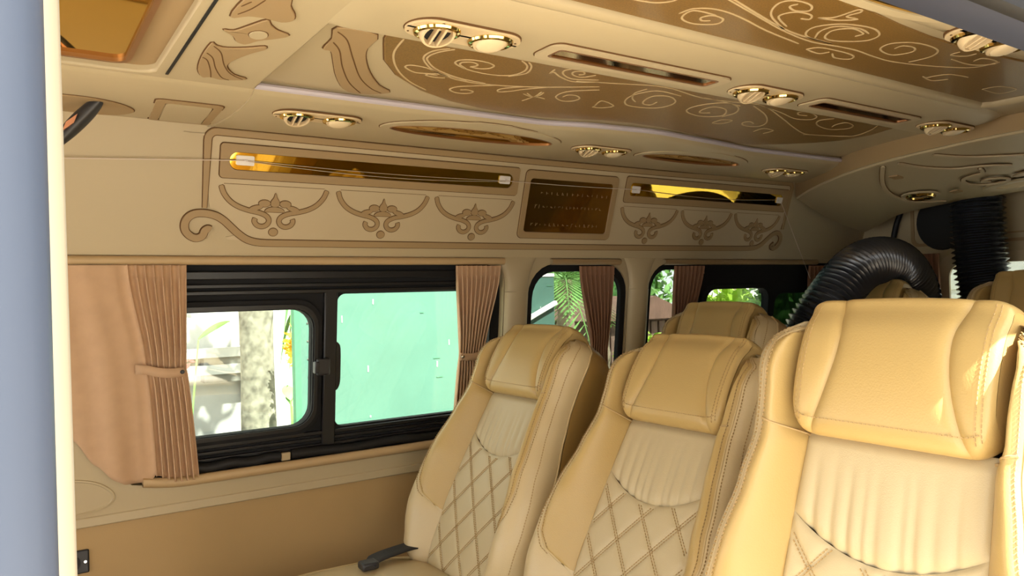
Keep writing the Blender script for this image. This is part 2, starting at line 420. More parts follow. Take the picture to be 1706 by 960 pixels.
FEATH=[
 [(0.25,1.127),(0.251,1.196),(0.26,1.268),(0.274,1.305),(0.285,1.299),(0.305,1.306),(0.34,1.286),(0.316,1.27),(0.296,1.232),(0.295,1.196),(0.309,1.148),(0.323,1.117),(0.319,1.105),(0.298,1.124),(0.274,1.138),(0.259,1.135)],
 [(0.252,1.063),(0.265,1.059),(0.278,1.028),(0.292,0.997),(0.302,1.014),(0.316,1.03),(0.335,1.042),(0.321,1.064),(0.304,1.083),(0.293,1.106),(0.279,1.102),(0.269,1.081)],
 [(0.248,0.94),(0.248,1.008),(0.268,0.993),(0.286,0.99),(0.31,0.994),(0.321,0.981),(0.317,0.961),(0.303,0.934),(0.29,0.89),(0.259,0.896)],
]
FEATHL=[
 [(0.252,1.195),(0.262,1.209),(0.277,1.259),(0.286,1.298)],
 [(0.253,1.171),(0.266,1.192),(0.282,1.245),(0.301,1.29),(0.315,1.3)],
 [(0.255,1.134),(0.271,1.161),(0.289,1.22),(0.309,1.263),(0.334,1.287)],
 [(0.253,0.991),(0.263,0.964),(0.27,0.927)],
 [(0.25,0.962),(0.257,0.941)],
]
FEATH2=[(0.398,1.023),(0.409,1.073),(0.413,1.122),(0.428,1.128),(0.452,1.182),(0.485,1.256),(0.526,1.325),(0.563,1.34),(0.61,1.307),(0.573,1.272),(0.528,1.208),(0.491,1.139),(0.472,1.088),(0.461,1.025)]
FEATH2L=[
 [(0.415,1.083),(0.438,1.117),(0.472,1.193),(0.517,1.276),(0.562,1.333)],
 [(0.404,1.036),(0.43,1.065),(0.469,1.14),(0.521,1.236),(0.564,1.291),(0.596,1.315)],
]
cm = ceil_map(1.566)
ND = ('carved tan leaf ornament on the front ceiling panel, lowest of three', 'carved tan diamond ornament with a round boss on the front ceiling panel', 'carved tan leaf ornament at the top edge of the front ceiling panel')
for k, pts in enumerate(FEATH):
    p = cr(pts, 3, True)
    o = MB().prism(p, 0, .0030).build('carved_leaf', 'tan', fn=cm, bevel=.001); tag(o, ND[k], 'ornament', 'carved ceiling ornaments')
    MB().prism(grow(p, .0016), 0, .0012).build('groove', 'groove', o, fn=cm)
    if k == 1:
        MB().prism(ellipse(.2965, 1.0555, .012, .017), 0, .0045).build('boss', 'ceil', o, fn=cm, bevel=.001)
        MB().prism(ellipse(.2965, 1.0555, .0132, .0185), 0, .0034).build('groove', 'groove', o, fn=cm)
    for q, L in enumerate(FEATHL):
        if (q < 3) == (k == 0) and k != 1: MB().ribbon(cr(L, 5), .0018, .002, .0034).build('vein', 'groove', o, fn=cm)
cm2 = ceil_map(1.583)
p = cr(FEATH2, 3, True)
o = MB().prism(p, 0, .003).build('carved_leaf', 'tan', fn=cm2, bevel=.001); tag(o, 'large carved tan leaf ornament beside the brown oval ceiling glass', 'ornament', 'carved ceiling ornaments')
MB().prism(grow(p, .0016), 0, .0012).build('groove', 'groove', o, fn=cm2)
for L in FEATH2L: MB().ribbon(cr(L, 6), .0022, .002, .0034).build('vein', 'groove', o, fn=cm2)

# shallow framed recess and oval plate on the front soffit
def fs_map(x, y, n): return (x, y, SOF(y) + .003 - n)
def skew(pts): return [(x + (y-1.55)*.09, y) for x, y in pts]
o = MB().prism(skew(rrect(.236, .352, 1.455, 1.690, .012)), 0, .003, [skew(rrect(.252, .336, 1.475, 1.672, .008))]).build('soffit_frame', 'tan', so, fn=fs_map, bevel=.001)
o = MB().prism(skew(rrect(.2335, .3545, 1.452, 1.693, .013)), 0, .0012).build('soffit_groove', 'groove', so, fn=fs_map)
o = MB().prism(skew(rrect(.254, .334, 1.478, 1.669, .008)), 0, .0030).build('soffit_inset', 'ceil', so, fn=fs_map, bevel=.0015)
o = MB().prism(ellipse(.105, 1.60, .105, .098, 40), 0, .0025).build('oval_plate', 'tan', so, fn=fs_map, bevel=.001)
o = MB().prism(ellipse(.105, 1.60, .1066, .0996, 40), 0, .0012).build('oval_groove', 'groove', so, fn=fs_map)

# brown oval glasses of the ceiling
FARSC=[
 [(0.5,1.018),(0.511,1.073),(0.532,1.121),(0.567,1.174),(0.612,1.221),(0.659,1.254)],
 [(0.581,1.022),(0.565,1.042),(0.563,1.073),(0.579,1.102),(0.616,1.138),(0.671,1.165),(0.726,1.168),(0.784,1.155),(0.851,1.126),(0.933,1.078)],
 [(0.59,1.022),(0.575,1.044),(0.57,1.072),(0.58,1.094),(0.617,1.13),(0.677,1.156),(0.733,1.162)],
 [(0.715,1.018),(0.739,1.037),(0.752,1.067),(0.745,1.097),(0.714,1.11),(0.673,1.107),(0.642,1.095),(0.624,1.081),(0.624,1.065),(0.642,1.054),(0.671,1.054),(0.689,1.064),(0.69,1.08),(0.676,1.09),(0.657,1.088)],
 [(0.657,1.088),(0.664,1.078),(0.659,1.069),(0.646,1.065),(0.634,1.073),(0.636,1.086),(0.654,1.099)],
 [(0.729,1.018),(0.749,1.039),(0.762,1.074),(0.745,1.104)],
 [(0.694,1.164),(0.642,1.15),(0.61,1.159),(0.59,1.162),(0.563,1.143),(0.566,1.129),(0.595,1.129),(0.624,1.143),(0.658,1.159)],
 [(0.652,1.167),(0.634,1.172),(0.616,1.169),(0.616,1.16),(0.633,1.16)],
 [(0.754,1.165),(0.722,1.188),(0.7,1.206),(0.696,1.228),(0.716,1.243),(0.739,1.239),(0.743,1.223),(0.728,1.216),(0.715,1.223)],
 [(0.848,1.13),(0.818,1.162),(0.804,1.185),(0.788,1.199),(0.778,1.189),(0.783,1.171),(0.808,1.147)],
 [(0.836,1.188),(0.858,1.198),(0.867,1.198),(0.87,1.18),(0.865,1.162)],
 [(0.864,1.233),(0.866,1.21),(0.867,1.198),(0.881,1.196),(0.895,1.2)],
 [(0.84,1.181),(0.867,1.198),(0.858,1.16)],
 [(0.948,1.095),(0.909,1.124),(0.898,1.149),(0.906,1.177),(0.934,1.195),(0.954,1.188),(0.956,1.166),(0.936,1.15),(0.918,1.154),(0.918,1.17)],
 [(0.913,1.055),(0.87,1.074),(0.831,1.063),(0.801,1.044),(0.799,1.054),(0.792,1.03)],
 [(0.902,1.044),(0.859,1.061),(0.826,1.048),(0.811,1.029),(0.816,1.014)],
 [(0.878,1.023),(0.864,1.045),(0.84,1.04),(0.83,1.025),(0.843,1.016),(0.855,1.027),(0.849,1.035)],
 [(0.871,1.069),(0.945,1.046),(1.045,1.019),(1.173,1.041),(1.257,1.031),(1.341,1.023),(1.486,1.081),(1.607,1.135),(1.703,1.164),(1.817,1.127)],
 [(1.122,1.051),(1.056,1.045),(1.035,1.073),(1.038,1.114),(1.067,1.152),(1.103,1.161),(1.154,1.143),(1.153,1.097),(1.11,1.066),(1.076,1.076),(1.08,1.108),(1.1,1.134),(1.121,1.133),(1.114,1.109)],
 [(1.025,1.046),(1.025,1.078),(1.046,1.109),(1.074,1.13)],
 [(1.296,1.048),(1.245,1.047),(1.217,1.08),(1.217,1.119),(1.245,1.145),(1.299,1.154),(1.334,1.128),(1.297,1.086),(1.253,1.08),(1.251,1.111),(1.268,1.132),(1.288,1.122)],
 [(1.176,1.039),(1.238,1.041),(1.299,1.056),(1.339,1.094),(1.342,1.135)],
 [(1.322,1.033),(1.415,1.075),(1.486,1.126),(1.503,1.165),(1.464,1.173),(1.435,1.153),(1.441,1.138),(1.467,1.148)],
 [(1.326,1.021),(1.431,1.045),(1.511,1.067),(1.554,1.056),(1.539,1.03),(1.479,1.009),(1.464,1.023),(1.484,1.038),(1.509,1.035)],
 [(1.595,1.023),(1.581,1.053),(1.628,1.087),(1.699,1.1),(1.729,1.072),(1.708,1.046),(1.661,1.034),(1.659,1.059),(1.675,1.08)],
 [(1.764,1.016),(1.809,1.069),(1.822,1.13),(1.689,1.171)],
 [(1.37,1.187),(1.366,1.155),(1.395,1.151),(1.399,1.184),(1.373,1.19)],
 [(1.542,1.207),(1.535,1.173),(1.577,1.176),(1.585,1.211)],
 [(1.025,1.203),(1.007,1.157),(1.056,1.177),(1.046,1.202),(1.022,1.205)],
]
NEARSC=[
 [(0.767,0.653),(0.88,0.68),(0.971,0.701),(1.057,0.711),(1.147,0.7),(1.279,0.704),(1.429,0.658),(1.446,0.61)],
 [(0.787,0.652),(0.908,0.683),(0.998,0.7),(1.091,0.7)],
 [(1.043,0.727),(0.949,0.714),(0.863,0.696),(0.814,0.694),(0.785,0.708),(0.781,0.731)],
 [(0.831,0.709),(0.79,0.713),(0.797,0.741),(0.829,0.749),(0.859,0.734),(0.853,0.715),(0.829,0.712),(0.82,0.725),(0.83,0.734),(0.841,0.728)],
 [(0.966,0.697),(0.899,0.669),(0.871,0.636),(0.883,0.618),(0.915,0.617),(0.932,0.631),(0.915,0.641),(0.894,0.635),(0.897,0.624)],
 [(0.959,0.687),(0.913,0.667),(0.92,0.644),(0.949,0.64),(0.962,0.652),(0.948,0.656)],
 [(0.968,0.642),(0.987,0.628),(0.989,0.594),(1.001,0.597),(0.999,0.617),(1.024,0.616),(1.002,0.633),(0.968,0.642)],
 [(1.091,0.7),(1.025,0.699),(0.998,0.671),(1.021,0.64),(1.077,0.626),(1.118,0.638),(1.126,0.664),(1.089,0.688),(1.056,0.689),(1.036,0.664),(1.054,0.643),(1.09,0.647),(1.091,0.661)],
 [(1.042,0.697),(1.021,0.673),(1.026,0.648),(1.066,0.637),(1.098,0.643)],
 [(1.302,0.692),(1.304,0.654),(1.272,0.629),(1.21,0.629),(1.176,0.651),(1.188,0.677),(1.235,0.684),(1.25,0.659),(1.231,0.644),(1.204,0.648),(1.206,0.663)],
 [(1.352,0.645),(1.419,0.644),(1.451,0.621),(1.43,0.61),(1.395,0.615),(1.4,0.631)],
 [(1.322,0.617),(1.326,0.633),(1.356,0.624),(1.357,0.607)],
 [(1.08,0.738),(1.098,0.72),(1.175,0.718),(1.193,0.734),(1.164,0.742),(1.138,0.73)],
 [(1.08,0.738),(1.117,0.742),(1.127,0.728)],
 [(1.431,0.729),(1.446,0.696),(1.5,0.687)],
 [(1.416,0.727),(1.461,0.734),(1.48,0.713)],
 [(1.62,0.716),(1.628,0.688),(1.684,0.681),(1.69,0.715),(1.62,0.716)],
 [(0.677,0.727),(0.722,0.72),(0.74,0.702),(0.737,0.684)],
]
OV = [(0.465,0.975),(0.468,1.0),(0.476,1.035),(0.487,1.06),(0.518,1.128),(0.571,1.196),(0.652,1.263),(0.74,1.306),(0.824,1.326),(0.905,1.334),(0.982,1.330),(1.052,1.313),(1.121,1.291),(1.203,1.281),(1.299,1.281),(1.399,1.297),(1.506,1.316),(1.608,1.330),(1.689,1.322),(1.751,1.284),(1.812,1.234),(1.857,1.175),(1.863,1.094),(1.835,1.02),(1.80,.975)]
g = MB().prism(OV, 0, .003).build('ceiling_glass', 'oval_glass', fn=cm2, bevel=.001)
tag(g, 'gold brown half oval ceiling glass with etched scrolls, above the side wall vents', 'glass panel')
MB().prism(grow(OV, .002), 0, .0012).build('groove', 'groove', g, fn=cm2)
for L in FARSC: MB().ribbon(cr(L, 5),   .0034, .0028, .0036, taper=False).build('etched_scroll', 'etch', g, fn=cm2)
NV = [(.50,.770),(.50,.60),(.60,.594),(0.703,0.591),(0.81,0.588),(0.925,0.588),(1.015,0.591),(1.109,0.6),(1.203,0.605),(1.297,0.604),(1.388,0.599),(1.488,0.589),(1.60,.585),(1.72,.60),(1.755,.64),(1.755,.755),(1.74,.770)]
g = MB().prism(NV, 0, .004).build('ceiling_glass', 'oval_glass', fn=cm2, bevel=.001)
tag(g, 'gold brown ceiling glass with etched scrolls, on the door side of the beam', 'glass panel')
for L in NEARSC: MB().ribbon(cr(L, 5),   .0031, .0038, .0046).build('etched_scroll', 'etch', g, fn=cm2)
# rounded frame round the near glass
t = MB(); t.tube(cr([(.45,.787,1.583),(.9,.787,1.583),(1.3,.787,1.583),(1.70,.787,1.583),(1.76,.775,1.583),(1.775,.73,1.583),(1.775,.60,1.583),(1.775,.45,1.583)], 8), .0135, 12)
t.build('glass_frame', 'ceil', g)

# rear header: the ceiling drops towards the tailgate
F = cr([(2.46,1.742,1.524),(2.26,1.53,1.526),(2.10,1.314,1.531),(2.02,1.15,1.536),(1.975,.98,1.540),(1.95,.80,1.543),(1.94,.55,1.540),(1.97,.30,1.51)], 6)
B_ = cr([(2.90,1.735,1.405),(2.87,1.66,1.425),(2.86,1.57,1.458),(2.86,1.42,1.478),(2.86,1.25,1.490),(2.86,1.05,1.50),(2.86,.7,1.50),(2.86,.30,1.47)], 6)
nF = len(F)
def hd(u, v):
    i = min(int(round(u*(nF-1))), nF-1); a, b = F[i], B_[i]
    t_ = v; z = a[2] + (b[2]-a[2])*t_ - .018*math.sin(PI*t_)
    return (a[0]+(b[0]-a[0])*t_, a[1]+(b[1]-a[1])*t_, z)
h = MB().grid(hd, nF-1, 16)
hdr = h.build('rear_header', 'ceil', smooth=60); struct(hdr, 'dropped cream ceiling header over the rear seats')
MB().grid(lambda u, v: (lambda p: (p[0], p[1], p[2]+.06*v))(hd(u, 0)), nF-1, 2).build('header_front_edge', 'tan', hdr)
MB().grid(lambda u, v: (lambda p: (p[0]+.03*v, p[1], p[2]+.15*v))(hd(u, 1)), nF-1, 2).build('header_back_edge', 'ceil', hdr)
t = MB(); t.tube([(F[i][0]+.012, F[i][1], F[i][2]-.001) for i in range(0, nF)], .006, 8); t.build('header_bead', 'ceil', hdr)
def hd_map(x, y, n):                                          # drop points on to the header's underside
    best = min(range(nF), key=lambda i: abs(F[i][1]-y)); a, b = F[best], B_[best]
    t_ = max(0, min(1, (x-a[0])/(b[0]-a[0]))); z = a[2]+(b[2]-a[2])*t_ - .018*math.sin(PI*t_)
    return (x, y, z - n)
HC = [([(2.07,1.18),(2.16,1.235),(2.26,1.29),(2.36,1.33),(2.46,1.345),(2.56,1.33),(2.62,1.28)], .012),
      ([(2.06,1.13),(2.14,1.10),(2.20,1.05),(2.22,.98),(2.26,.93)], .013), ([(2.03,1.02),(2.10,.97),(2.15,.90),(2.20,.82)], .013),
      ([(2.30,1.02),(2.34,1.09),(2.42,1.115),(2.47,1.08),(2.465,1.03),(2.42,1.01),(2.39,1.04),(2.41,1.07),(2.435,1.06)], .011),
      ([(2.24,1.00),(2.30,1.02)], .011)]
for L, w in HC:
    MB().ribbon(cr(L, 7), w, 0, .005).build('carved_scroll', 'cream_light', hdr, fn=hd_map)
    MB().ribbon(cr(L, 7), w+.004, 0, .0015).build('groove', 'groove', hdr, fn=hd_map)
for cx_, cy_ in ((2.20, 1.215), (2.50, 1.19)):
    MB().prism(rrect(cx_-.018, cx_+.018, cy_-.014, cy_+.014, .004), 0, .004).build('carved_square', 'tan', hdr, fn=hd_map)
dm = cr([(2.30,.90),(2.36,.935),(2.41,.99),(2.44,.93),(2.47,.87),(2.40,.86),(2.34,.82),(2.33,.86)], 3, True)
MB().prism(dm, 0, .004).build('carved_diamond', 'tan', hdr, fn=hd_map); MB().prism(ellipse(2.385, .905, .022, .022, 18), 0, .007).build('boss', 'ceil', hdr, fn=hd_map)
MB().box(-1.35, 3.12, 1.975, 2.02, 1.31, 1.66).build('roof_side_skin', 'paint', bpy.data.objects['roof'])  # unseen outer skin, added to stop light leaking in above the side wall

# ---- windows of the far wall
w1 = MB().prism(W1, -.046, -.022, [rrect(.12, .648, .868, 1.166, .05), rrect(.714, 1.185, .853, 1.203, .022)]).build('window_1', 'black_matt', fn=win_map, bevel=.004)
struct(w1, 'large black framed sliding side window')
MB().prism(rrect(.105, .672, .845, 1.192, .065), -.03, -.012, [rrect(.135, .648, .868, 1.166, .05)]).build('sliding_sash', 'black_matt', w1, fn=win_map, bevel=.005)
MB().prism(rrect(.118, .660, .856, 1.179, .058), -.014, -.007, [rrect(.129, .651, .866, 1.168, .052)]).build('sash_bead', 'black', w1, fn=win_map, bevel=.002)
MB().box(.11, .655, 1.0, 1.004, .86, 1.175).build('pane', 'glass', w1, fn=lambda x, y, z: win_map(x, z, -.038 + (y-1.0)))
MB().box(.71, 1.19, 1.0, 1.004, .85, 1.21).build('pane', 'glass', w1, fn=lambda x, y, z: win_map(x, z, -.044 + (y-1.0)))
MB().box(.676, .712, -.03, -.010, .80, 1.212).build('mullion', 'black', w1, fn=lambda x, y, z: win_map(x, z, y), bevel=.004)
MB().prism(cr([(.709,1.08),(.716,1.075),(.722,1.06),(.723,1.0),(.722,.97),(.716,.955),(.709,.95)], 3), -.03, -.012).build('finger_pull', 'black', w1, fn=win_map, bevel=.002)
for z0, z1, n in ((1.243, 1.262, -.012), (1.222, 1.232, -.016), (1.206, 1.216, -.010), (.838, .848, -.012), (.822, .831, -.016), (.806, .815, -.012)):
    MB().box(.09, 1.2, -.03, n, z0, z1).build('track', 'black', w1, fn=lambda x, y, z: win_map(x, z, y), bevel=.002)
la = MB().box(.655, .69, -.012, .004, .995, 1.038).build('latch', 'plastic', w1, fn=lambda x, y, z: win_map(x, z, y), bevel=.004)
MB().box(.648, .66, -.012, .008, 1.001, 1.032).build('latch_lever', 'plastic', la, fn=lambda x, y, z: win_map(x, z, y), bevel=.003)
for x0, x1 in ((.335, .565), (.592, 1.19)):
    t = MB(); t.tube(cr([win_map(x0 + (x1-x0)*i/8, .797 + .003*math.sin(i*1.9+x0), -.004) for i in range(9)], 3), .0125, 10)
    t.build('rubber_roll', 'rubber', w1)
MB().box(.567, .590, -.01, .004, .786, .806).build('roll_tab', 'cream', w1, fn=lambda x, y, z: win_map(x, z, y), bevel=.002)

w2 = MB().prism(rrect(1.303, 1.705, .79, 1.279, .095), -.026, -.006, [rrect(1.325, 1.683, .815, 1.256, .08)]).build('window_2', 'black_matt', fn=win_map, bevel=.006)
struct(w2, 'narrow black framed fixed side window between the padded pillars')
MB().box(1.31, 1.70, 1.0, 1.004, .80, 1.27).build('pane', 'glass_rear', w2, fn=lambda x, y, z: win_map(x, z, -.022 + (y-1.0)))
w3 = MB().prism(rrect(1.797, 2.93, .79, 1.283, .095), -.026, -.006, [rrect(1.818, 2.056, .815, 1.260, .07), rrect(2.085, 2.437, .86, 1.190, .045), rrect(2.487, 2.90, .86, 1.165, .045)]).build('window_3', 'black_matt', fn=win_map, bevel=.006)
struct(w3, 'long black framed rear side window with a sliding pane')
MB().prism(rrect(2.070, 2.452, .845, 1.204, .055), -.03, .004, [rrect(2.087, 2.435, .862, 1.188, .045)]).build('sliding_sash', 'black_matt', w3, fn=win_map, bevel=.004)
MB().box(1.80, 2.47, 1.0, 1.004, .80, 1.27).build('pane', 'glass_rear', w3, fn=lambda x, y, z: win_map(x, z, -.022 + (y-1.0)))
MB().box(2.475, 2.92, 1.0, 1.004, .80, 1.27).build('pane', 'glass_dark', w3, fn=lambda x, y, z: win_map(x, z, -.022 + (y-1.0)))

# ---- curtains
def curtain(name, label, colfn, pleats, ztop, ztie, fmap, m, tie=True, amp=.010, n0=.020, nx=120, nz=40):
    o = empty(name, fmap(colfn(.5)[1], ztie, n0)); tag(o, label, 'curtain', 'window curtains')
    loc = Vector(o.location)
    def pt(s, v, push=0.0):
        xt, xm, xb, zb = colfn(s)
        z = ztop + (zb-ztop)*v
        if z > ztie:
            k = (ztop-z)/(ztop-ztie); k = k*k*(3-2*k)*.6+k*.4; x = xt+(xm-xt)*k
        else:
            k = (ztie-z)/max(1e-6, ztie-zb); k = k**.8; x = xm+(xb-xm)*k
        pl = pleats(s)
        ph, a = pl
        pinch = 1 - .45*math.exp(-((z-ztie)/.035)**2)
        head = 1 if v > .05 else .75
        n = n0 + push + amp*a*math.sin(ph)*pinch*head + (1-a)*(.0045*math.sin(34*s+.8*v) + .002*math.sin(71*s-2*v))*(.35+.65*min(1, 2*v))
        p = Vector(fmap(x + .0025*a*math.cos(ph), z, n)) - loc
        return tuple(p)
    c = MB().grid(lambda u, v: pt(u, v), nx, nz).build('cloth', m, o, smooth=180)
    sd = c.modifiers.new('thick', 'SOLIDIFY'); sd.thickness = .0015
    hd_ = MB().grid(lambda u, v: pt(u, .004+.055*v, .0022), nx, 3).build('heading_band', m, o, smooth=180)
    if tie:
        def tp(u, v):
            s = tie[0] + (tie[1]-tie[0])*u; xt, xm, xb, zb = colfn(s)
            return tuple(Vector(fmap(xm, ztie + .0105*(1-2*v) - .010*math.sin(PI*u)*.6 + tie[2]*(u-.5), n0 + amp*1.25 + .006*math.sin(PI*u))) - loc)
        tb = MB().grid(tp, 24, 2).build('tie_band', m, o, smooth=180)
        sd = tb.modifiers.new('thick', 'SOLIDIFY'); sd.thickness = .003
        s = tie[3]; e = colfn(s)
        bt = MB().lathe([(.0, .003), (.003, .003), (.005, .001), (.005, -.001)], 12)
        mid = e[1] + (.005 if s < .5 else -.005)
        bt.v = [tuple(Vector(fmap(mid + p[0], ztie + (tie[2]*(-.5 if s < .5 else .5)) + p[1], n0 + amp*1.25 + .004 + p[2])) - loc) for p in bt.v]
        bt.build('snap_button', 'chrome' if s < .5 else 'plastic', tb)
    return o
# first curtain: flat cloth at the left, tight pleats pulled to a tie at the right
def c1(s):
    if s < .5:
        k = s/.5; x = -.10 + (.215+.10)*k
        xm = -.10 + .355*k; xb = -.10 + .372*k
        zb = 1.02 if xb < .04 else (lerp_tab([(.04,1.0),(.114,.900),(.155,.840),(.194,.800),(.215,.788),(.26,.786),(.28,.790)])(xb))
        return (x, xm, xb, zb)
    k = (s-.5)/.5
    return (.215 + .122*k, .255 + .082*k, .274 + .092*k, .800 - .022*min(1, k*2))
def p1(s): return ((s-.5)/.5*2*PI*7, min(1, max(0.0, (s-.46)/.08))) if s > .46 else (0, 0)
curtain('window_curtain', 'large peach curtain tied back at the front of the big window', c1, p1, 1.277, 1.040, win_map, 'curtain', tie=(.47, 1.0, -.012, .985), amp=.008, nx=190)
def mk(xt, xm, xb, zb, n):
    return (lambda s: (xt[0]+(xt[1]-xt[0])*s, xm[0]+(xm[1]-xm[0])*s, xb[0]+(xb[1]-xb[0])*s, zb)), (lambda s: (s*2*PI*n, 1.0))
c, p = mk((1.037,1.188), (1.060,1.140), (1.046,1.150), .79, 9.5)
curtain('window_curtain', 'pleated peach curtain with a buttoned tie at the rear of the big window', c, p, 1.274, 1.022, win_map, 'curtain', tie=(-.02, 1.02, .008, .0))
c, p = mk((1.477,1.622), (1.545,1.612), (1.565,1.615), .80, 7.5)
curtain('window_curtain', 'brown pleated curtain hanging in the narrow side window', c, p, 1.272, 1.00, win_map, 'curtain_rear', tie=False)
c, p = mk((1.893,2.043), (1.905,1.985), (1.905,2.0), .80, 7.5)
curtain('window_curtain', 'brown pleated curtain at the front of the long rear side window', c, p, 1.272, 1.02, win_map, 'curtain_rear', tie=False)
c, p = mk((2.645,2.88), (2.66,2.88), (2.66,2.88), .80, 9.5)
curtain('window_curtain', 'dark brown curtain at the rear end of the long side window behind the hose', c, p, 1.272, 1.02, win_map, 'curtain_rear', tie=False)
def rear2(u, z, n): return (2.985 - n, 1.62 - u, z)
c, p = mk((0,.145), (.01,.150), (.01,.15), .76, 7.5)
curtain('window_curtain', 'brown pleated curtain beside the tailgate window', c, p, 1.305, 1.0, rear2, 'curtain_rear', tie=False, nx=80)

# ---- ornate upper side panel
op = MB().prism(cr([(.384,.10),(.384,.235),(.40,.25),(1.4,.252),(2.425,.256),(2.437,.245),(2.437,.10),(2.38,.07),(2.32,.02),(1.4,.008),(.50,.008),(.46,.03),(.43,.06),(.40,.082)], 4, True), 0, .003).build('ornate_side_panel', 'cream_light', fn=panel_map)
tag(op, 'long cream panel with carved swags and gold mirrors above the side windows', 'wall panel')
def band(pts, w, parent, name='carved_band', m='tan', h0=.0, h1=.0062):
    o = MB().ribbon(pts, w, h0, h1).build(name, m, parent, fn=panel_map, bevel=.0012)
    MB().ribbon(pts, w + .0036, h0, h1-.0026).build('groove', 'groove', o, fn=panel_map)
    return o
topb = [(.376,.084),(.3765,.235)] + [(.396-.0195*math.cos(a), .238+.0195*math.sin(a)) for a in [PI/2*i/6 for i in range(1, 7)]] + [(.8,.2565),(1.3,.256),(1.8,.257),(2.2,.261)] + [(2.425+.0205*math.sin(a), .2435+.0195*math.cos(a)) for a in [PI/2*i/6 for i in range(0, 7)]] + [(2.4455,.16),(2.4475,.088)]
band(topb, .0155, op)
scL = [(.391,.034),(.385,.036),(.378,.031),(.374,.020),(.363,.014),(.350,.017),(.338,.029),(.335,.045),(.341,.060),(.355,.070),(.376,.072),(.398,.068),(.417,.058),(.435,.042),(.453,.026),(.475,.012),(.505,.0055),(.56,.005)]
scR = [(2.418,.032),(2.412,.028),(2.405,.022),(2.412,.016),(2.424,.015),(2.438,.022),(2.449,.040),(2.446,.060),(2.432,.072),(2.412,.074),(2.392,.066),(2.368,.048),(2.345,.029),(2.320,.018),(2.290,.014),(2.24,.012)]
band(cr(scL, 4) + [(.9,.0055),(1.4,.0065),(1.9,.009)] + list(reversed(cr(scR, 4))), .0155, op)
def framed(x0, x1, h0, h1, mx0, mx1, mh0, mh1, r, mr, matname, label):
    fr = MB().prism(rrect(x0, x1, h0, h1, r), .0, .0078, [rrect(mx0-.001, mx1+.001, mh0-.001, mh1+.001, mr)]).build('mirror_frame', 'tan', op, fn=panel_map, bevel=.0012)
    MB().prism(rrect(x0-.002, x1+.002, h0-.002, h1+.002, r+.002), .0, .0042, [rrect(mx0, mx1, mh0, mh1, mr)]).build('groove', 'groove', fr, fn=panel_map)
    mi = MB().prism(rrect(mx0, mx1, mh0, mh1, mr, 8), -.012, .0046).build('mirror', matname, op, fn=panel_map, smooth=0); mi['label'] = label
    return mi
framed(.404, 1.214, .156, .234, .425, 1.193, .176, .215, .008, .018, 'gold_mirror', 'gold mirror strip')
mm = framed(1.238, 1.588, .033, .232, 1.256, 1.568, .052, .208, .014, .010, 'brown_mirror', 'bronze mirror with faint etched lettering')
framed(1.622, 2.432, .156, .238, 1.642, 2.398, .178, .218, .008, .010, 'gold_mirror', 'gold mirror strip')
rr = random.Random(3)
for row, (hh, x0, x1, k) in enumerate(((.168, 1.30, 1.55, 14), (.128, 1.285, 1.53, 18), (.074, 1.28, 1.53, 16))):   # faint illegible etched marks
    t = MB()
    for i in range(k):
        x = x0 + (x1-x0)*i/(k-1); L = rr.uniform(.003, .011)
        t.ribbon([(x, hh-L/2), (x+rr.uniform(-.001, .001), hh+L/2)], .0013, .0045, .0050)
        if rr.random() < .6: t.ribbon([(x, hh+L/2*rr.choice((-1, 0, 1))), (x+.006, hh+L/2*rr.choice((-1, 0, 1)))], .0012, .0045, .0050)
    t.build('etched_marks', 'tan', mm, fn=panel_map)['kind'] = 'stuff'
# six carved swags; each is built once and copied along the panel
H = .0058
def loc_map(x, h, n): return panel_map(x, h, n + .003)
def swag(x0, flat):
    e = empty('carved_swag', (x0, 0, 0)); e.parent = op
    for sgn in (-1, 1):
        path = [(-.124,.139),(-.117,.120),(-.102,.102),(-.082,.090),(-.058,.0825),(-.034,.0775),(-.018,.070),(-.012,.060),(-.016,.050),(-.027,.045),(-.039,.048),(-.0455,.057),(-.0435,.065)]
        pts = [(sgn*-x, h) for x, h in cr(path, 5)]
        r_ = MB().ribbon(pts, .0105, 0, H-.003).build('ribbon', 'tan', e, fn=loc_map, bevel=.001)
        MB().ribbon(pts, .0132, 0, .0012).build('groove', 'groove', r_, fn=loc_map)
    def petal(poly):
        p_ = MB().prism(poly, 0, H-.0030).build('petal', 'tan', e, fn=loc_map, bevel=.0008)
        MB().prism(grow(poly, .0013), 0, .0012).build('groove', 'groove', p_, fn=loc_map)
    petal(cr([(0,.1255),(.0035,.115),(.0095,.106),(.0095,.097),(.004,.0935),(-.004,.0935),(-.0095,.097),(-.0095,.106),(-.0035,.115)], 3, True))
    for sgn in (-1, 1):
        petal([(sgn*(.0245+.0135*math.cos(a)*.9-.006*math.sin(a)), .1005+.0075*math.sin(a)+.0035*math.cos(a)) for a in [2*PI*i/16 for i in range(16)]])
        petal([(sgn*(.0435+.0150*math.cos(a)-.003*math.sin(a)), .0895+.0065*math.sin(a)-.0020*math.cos(a)) for a in [2*PI*i/16 for i in range(16)]])
    petal([(.0235*math.cos(a), .0805+.0125*math.sin(a)) for a in [PI*i/14 for i in range(15)]])
    petal(ellipse(0, .032, .0105, .0095, 16))
    MB().ribbon([(-.118,.1425),(.118,.1425)], .0016, 0, .0006).build('groove', 'groove', e, fn=loc_map)
    return e
s0 = swag(.533, False)
for x in (.810, 1.084, 1.747, 2.018, 2.288):
    c = copy_tree(s0, op); c.location.x = x

